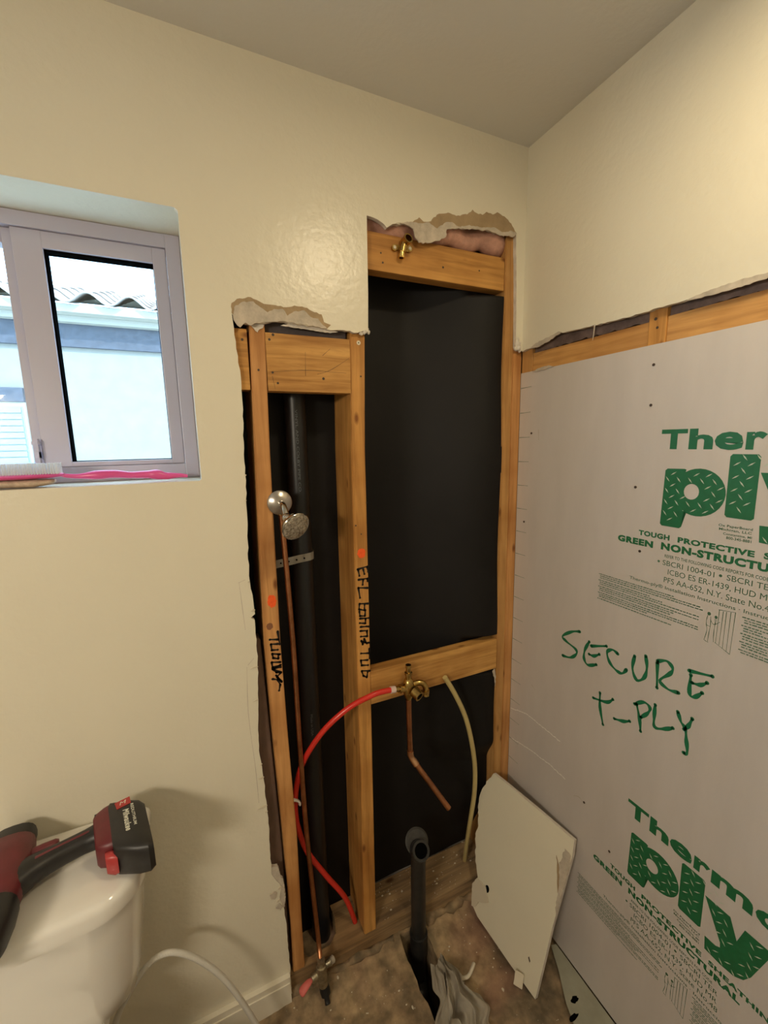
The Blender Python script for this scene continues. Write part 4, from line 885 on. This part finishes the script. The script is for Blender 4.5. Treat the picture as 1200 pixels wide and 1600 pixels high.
# ------------------------------------------------------------------ power tool on the tank lid
tl = empty('cordless_impact_wrench', (-1.24, -.13, .8015), 'red and black cordless power tool lying on the toilet tank lid', 'power tool')
ZC = .838
def sect(bm, secs, seg=20, e=2.6, mi=0):
    """loft superellipse sections: (centre, axis u half, half height z, dir u)"""
    R = []
    for (c_, hu, hz, du) in secs:
        du = Vector(du).normalized(); c_ = Vector(c_)
        ring = []
        for k in range(seg):
            a = 2*math.pi*k/seg; ca, sa = math.cos(a), math.sin(a)
            x = abs(ca)**(2/e)*(1 if ca >= 0 else -1); z = abs(sa)**(2/e)*(1 if sa >= 0 else -1)
            ring.append(bm.verts.new(c_+du*hu*x+Vector((0, 0, hz*z))))
        R.append(ring)
    for i in range(len(R)-1):
        for k in range(seg): bm.faces.new((R[i][k], R[i][(k+1) % seg], R[i+1][(k+1) % seg], R[i+1][k])).material_index = mi
    bm.faces.new(R[0][::-1]).material_index = mi; bm.faces.new(R[-1]).material_index = mi
    bmesh.ops.recalc_face_normals(bm, faces=bm.faces); return bm
X = (1, .06, 0)
bm = sect(bmesh.new(), [((-1.335, -.050, ZC), .034, .024, X), ((-1.334, -.060, ZC), .042, .031, X), ((-1.333, -.10, ZC), .048, .034, X), ((-1.332, -.15, ZC), .050, .0345, X), ((-1.331, -.192, ZC), .049, .034, X), ((-1.331, -.196, ZC), .046, .031, X)])
obj('motor_housing', bm, RED, tl, smooth=40)
bm = sect(bmesh.new(), [((-1.332, -.026, ZC), .022, .018, X), ((-1.333, -.033, ZC), .036, .028, X), ((-1.334, -.050, ZC), .0385, .0295, X), ((-1.3345, -.058, ZC), .0385, .0295, X)])
obj('rear_cap', bm, RUB, tl, smooth=40)
bm = sect(bmesh.new(), [((-1.330, -.1955, ZC), .047, .0325, X), ((-1.330, -.198, ZC), .050, .0355, X), ((-1.327, -.23, ZC), .050, .036, X), ((-1.325, -.265, ZC), .047, .034, X), ((-1.324, -.285, ZC), .040, .029, X), ((-1.323, -.30, ZC), .028, .02, X), ((-1.323, -.305, ZC), .02, .016, X)])
gb = obj('gear_case_boot', bm, RUB, tl, smooth=40)
bm = bmesh.new(); tube(bm, [(-1.323, -.304, ZC), (-1.322, -.318, ZC), (-1.322, -.320, ZC), (-1.322, -.333, ZC)], [.010, .010, .0075, .0075], 8); obj('anvil', bm, STEEL, tl)
bm = plate(bmesh.new(), [[(-1.358, -.250), (-1.325, -.245), (-1.322, -.268), (-1.352, -.272)]], lambda u, v: (u, v, ZC+.0352), (0, 0, .001)); obj('rating_label', bm, LABELW, gb)
bm = plate(bmesh.new(), [circ(-1.352, -.10, .015, .015, 18)], lambda u, v: (u, v, ZC+.0335), (0, 0, .0015)); nb = obj('round_badge', bm, LABELW, tl)
Yd = (-.10, 1, 0)
bm = sect(bmesh.new(), [((-1.300, -.150, ZC), .034, .026, Yd), ((-1.286, -.142, ZC), .033, .0245, Yd), ((-1.272, -.132, ZC), .027, .0225, Yd), ((-1.252, -.124, ZC), .0225, .021, Yd), ((-1.228, -.116, ZC), .0205, .0205, Yd), ((-1.200, -.108, ZC), .0200, .0205, Yd), ((-1.184, -.104, ZC), .022, .022, Yd), ((-1.172, -.101, ZC), .030, .025, Yd)], e=2.3)
hd = obj('handle', bm, RUB, tl, smooth=50)
bm = sect(bmesh.new(), [((-1.272, -.132, ZC+.003), .006, .0215, Yd), ((-1.252, -.124, ZC+.003), .0045, .0200, Yd), ((-1.228, -.117, ZC+.003), .0040, .0195, Yd), ((-1.190, -.108, ZC+.003), .0035, .020, Yd)], seg=12); obj('handle_stripe', bm, RED, hd, smooth=50)
bm = sect(bmesh.new(), [((-1.292, -.100, ZC), .010, .014, Yd), ((-1.272, -.094, ZC), .010, .0125, Yd), ((-1.252, -.090, ZC), .0095, .011, Yd), ((-1.247, -.088, ZC), .006, .008, Yd)], seg=14); obj('trigger', bm, RED, tl, smooth=50)
Yb = (-.22, 1, 0)
bm = sect(bmesh.new(), [((-1.180, -.118, ZC), .044, .024, Yb), ((-1.176, -.117, ZC), .050, .029, Yb), ((-1.160, -.114, ZC), .058, .0325, Yb), ((-1.150, -.112, ZC), .060, .0335, Yb)], seg=28, e=5); obj('battery_foot', bm, RED, tl, smooth=40)
bm = sect(bmesh.new(), [((-1.1815, -.095, ZC), .028, .028, Yb), ((-1.178, -.094, ZC), .028, .028, Yb)], seg=20, e=5); obj('belt_hook', bm, RUB, tl, smooth=40)
bm = sect(bmesh.new(), [((-1.1505, -.122, ZC+.0005), .064, .033, Yb), ((-1.146, -.122, ZC+.0005), .070, .0355, Yb), ((-1.110, -.134, ZC+.0005), .074, .0360, Yb), ((-1.090, -.140, ZC+.0005), .072, .0345, Yb), ((-1.080, -.143, ZC+.0005), .064, .029, Yb)], seg=32, e=6)
bt = obj('battery_pack', bm, RUB, tl, smooth=35)
ZL = ZC+.0368
bm = plate(bmesh.new(), [[(-1.149, -.072), (-1.122, -.064), (-1.117, -.084), (-1.142, -.092)]], lambda u, v: (u, v, ZL-.0006), (0, 0, .0010)); lb = obj('red_label', bm, REDB, bt)
bm = bmesh.new(); text(bm, 'M', 0, 0, .010, .010, lambda u, v: (-1.138+u, -.0835+v+.3*u, ZL+.0005)); obj('label_letter', bm, LABELW, lb)
bm = bmesh.new()
# lettering that reads along the battery length
def bt_map(ox): return lambda u, v: (ox+v+.22*u, -.099-u, ZL)
text(bm, 'Milwaukee', 0, 0, .060, .0115, bt_map(-1.131), .03); text(bm, 'REDLITHIUM', -.012, 0, .050, .0055, bt_map(-1.1155), .02)
obj('battery_lettering', bm, LABELW, bt)
bm = sect(bmesh.new(), [((-1.153, -.176, ZC-.004), .011, .020, Yb), ((-1.140, -.180, ZC-.004), .013, .024, Yb), ((-1.132, -.183, ZC-.004), .011, .020, Yb)], seg=16, e=3); obj('release_button', bm, REDB, tl, smooth=50)

# ------------------------------------------------------------------ brush on the window sill
br = empty('scrub_brush', (-1.20, .035, WZ0), 'pink scrub brush with white bristles lying on the window sill', 'brush')
Hd = [(-1.19, 1.577), (-1.16, 1.5725), (-1.12, 1.5735), (-1.09, 1.574), (-1.06, 1.5705), (-1.03, 1.570), (-1.01, 1.569), (-.99, 1.565), (-.965, 1.565), (-.947, 1.5625)]
Hr = [.0035, .0048, .0095, .0085, .0072, .0085, .0112, .0080, .0050, .0035]
P = catmull([(x, .036, z) for x, z in Hd], 5); rr = []
for i in range(len(Hr)-1): rr += [Hr[i]+(Hr[i+1]-Hr[i])*(3*(k/5)**2-2*(k/5)**3) for k in range(5)]
rr.append(Hr[-1])
bm = bmesh.new(); tube(bm, P, rr, 16); obj('handle', bm, PINK, br, smooth=True)
bm = sect(bmesh.new(), [((-1.325, .036, 1.5755), .010, .003, (0, 1, 0)), ((-1.318, .036, 1.5755), .020, .0055, (0, 1, 0)), ((-1.26, .036, 1.5755), .027, .006, (0, 1, 0)), ((-1.205, .036, 1.5765), .023, .0055, (0, 1, 0)), ((-1.188, .036, 1.577), .012, .0045, (0, 1, 0)), ((-1.180, .036, 1.577), .005, .0035, (0, 1, 0))], seg=20, e=2.2); obj('brush_head', bm, PINK, br, smooth=50)
bm = sect(bmesh.new(), [((-1.32, .036, 1.5625), .016, .005, (0, 1, 0)), ((-1.31, .036, 1.5620), .022, .0082, (0, 1, 0)), ((-1.23, .036, 1.5620), .022, .0082, (0, 1, 0)), ((-1.205, .036, 1.5635), .017, .006, (0, 1, 0)), ((-1.196, .036, 1.5655), .008, .003, (0, 1, 0))], seg=20, e=2.2); obj('pumice_pad', bm, PUM, br, smooth=50)
bm = bmesh.new(); rnd = random.Random(3)
for i in range(30):
    for j in range(8):
        x = -1.318+i*.0045; y = .016+j*.0057; 
        tube(bm, [(x, y, 1.580), (x+rnd.uniform(-.0008, .0008), y+rnd.uniform(-.0008, .0008), 1.6015+rnd.uniform(-.001, .001))], [.0011, .0010], 4)
obj('bristles', bm, BRIST, br, kind='stuff')
bm = bmesh.new(); ribbon(bm, [(0, 0), (.01, .004), (.018, .001), (.028, .003), (.036, .0)], .0016, lambda u, v: (-1.165+u, .012+v, WZ0+.0008)); 
obj('twist_tie', bm, simple('clear_thread', (.55, .52, .48), .4), label='short curl of pale wire on the sill under the pink brush', cat='wire')

# ------------------------------------------------------------------ outside: neighbour house
STU = simple('neighbour_stucco', (.27, .26, .23), .95, bump=.6, bscale=40, var=.12, vscale=10)
BLUE = simple('blue_grey_trim', (.09, .10, .125), .9, bump=.4, bscale=60, var=.3, vscale=30)
FAS = simple('cream_fascia', (.36, .34, .29), .7)
TILE = simple('clay_roof_tile', (.40, .34, .30), .85, var=.25, vscale=9)
TILEU = simple('tile_shadow_joint', (.25, .2, .18), .9)
nh = empty('neighbour_house', (-1.6, 3.1, -.3), 'cream stucco house with clay tile roof seen through the window', 'house')
obj('house_wall', B(-6, 3, 3.0, 3.2, -.3, 2.55), STU, nh)
obj('trim_band', B(-6, 3, 2.965, 3.0, 2.385, 2.548), BLUE, nh)
bm = B(-6, 3, 2.90, 3.02, 2.549, 2.592); box(bm, -6, 3, 2.80, 3.02, 2.593, 2.648); obj('fascia', bm, FAS, nh)
bm = B(-2.9, -2.015, 2.96, 3.0, 1.975, 2.075); obj('window_head_trim', bm, BLUE, nh)
hw = obj('house_window', B(-2.85, -2.015, 2.975, 3.0, .9, 1.974), FAS, nh)
obj('window_glass', B(-2.83, -2.03, 2.970, 2.9749, .92, 1.945), simple('dim_glass', (.25, .36, .36), .1), hw)
slat0 = None
for i in range(22):
    z = .94+i*.0455
    if slat0 is None: slat0 = obj('blind_slat', B(-2.82, -2.04, 2.955, 2.969, z, z+.038), simple('pale_blind', (.22, .28, .27), .6), hw)
    else:
        c_ = slat0.copy(); COL.objects.link(c_); c_.parent = hw; c_.location = slat0.location + Vector((0, 0, i*.0455))
# roof: deck plus S tiles
PI2 = math.radians(17.5); PER = .262
rd = bmesh.new(); V = [rd.verts.new(p) for p in ((-6, 2.79, 2.655), (3, 2.79, 2.655), (3, 5.6, 2.655+2.8*math.tan(PI2)), (-6, 5.6, 2.655+2.8*math.tan(PI2)))]; rd.faces.new(V); bmesh.ops.solidify(rd, geom=rd.faces[:], thickness=-.02)
obj('roof_deck', rd, FAS, nh)
def tile_bm(x0, y0, z0):
    bm = bmesh.new(); L = .42; n_ = 12; sec = []
    for k in range(n_+1):
        t = k/n_; sec.append((x0+PER*t, .038*math.sin(2*math.pi*t)))
    R = []
    for (d, dz) in ((0, .022), (L, 0)):
        for th in (0, -.014): R.append([bm.verts.new((x, y0+d*math.cos(PI2), z0+d*math.sin(PI2)+h+dz+th)) for x, h in sec])
    for k in range(n_):
        bm.faces.new((R[0][k], R[0][k+1], R[2][k+1], R[2][k])); bm.faces.new((R[1][k+1], R[1][k], R[3][k], R[3][k+1])); bm.faces.new((R[0][k+1], R[0][k], R[1][k], R[1][k+1]))
    bmesh.ops.recalc_face_normals(bm, faces=bm.faces); return bm
t0 = obj('roof_tile', tile_bm(-4.46, 2.74, 2.668), TILE, nh, smooth=True)
for r in range(5):
    for k in range(19):
        if r == 0 and k == 0: continue
        c_ = t0.copy(); COL.objects.link(c_); c_.parent = nh; c_.location = t0.location + Vector((k*PER, r*.36*math.cos(PI2), r*.36*math.sin(PI2)))
obj('ground', B(-8, 6, .22, 9, -.4, -.31), simple('pale_bounce_ground', (.80, .78, .72), .95), kind='structure')  # ground out of view, kept pale to bounce daylight onto the window soffit
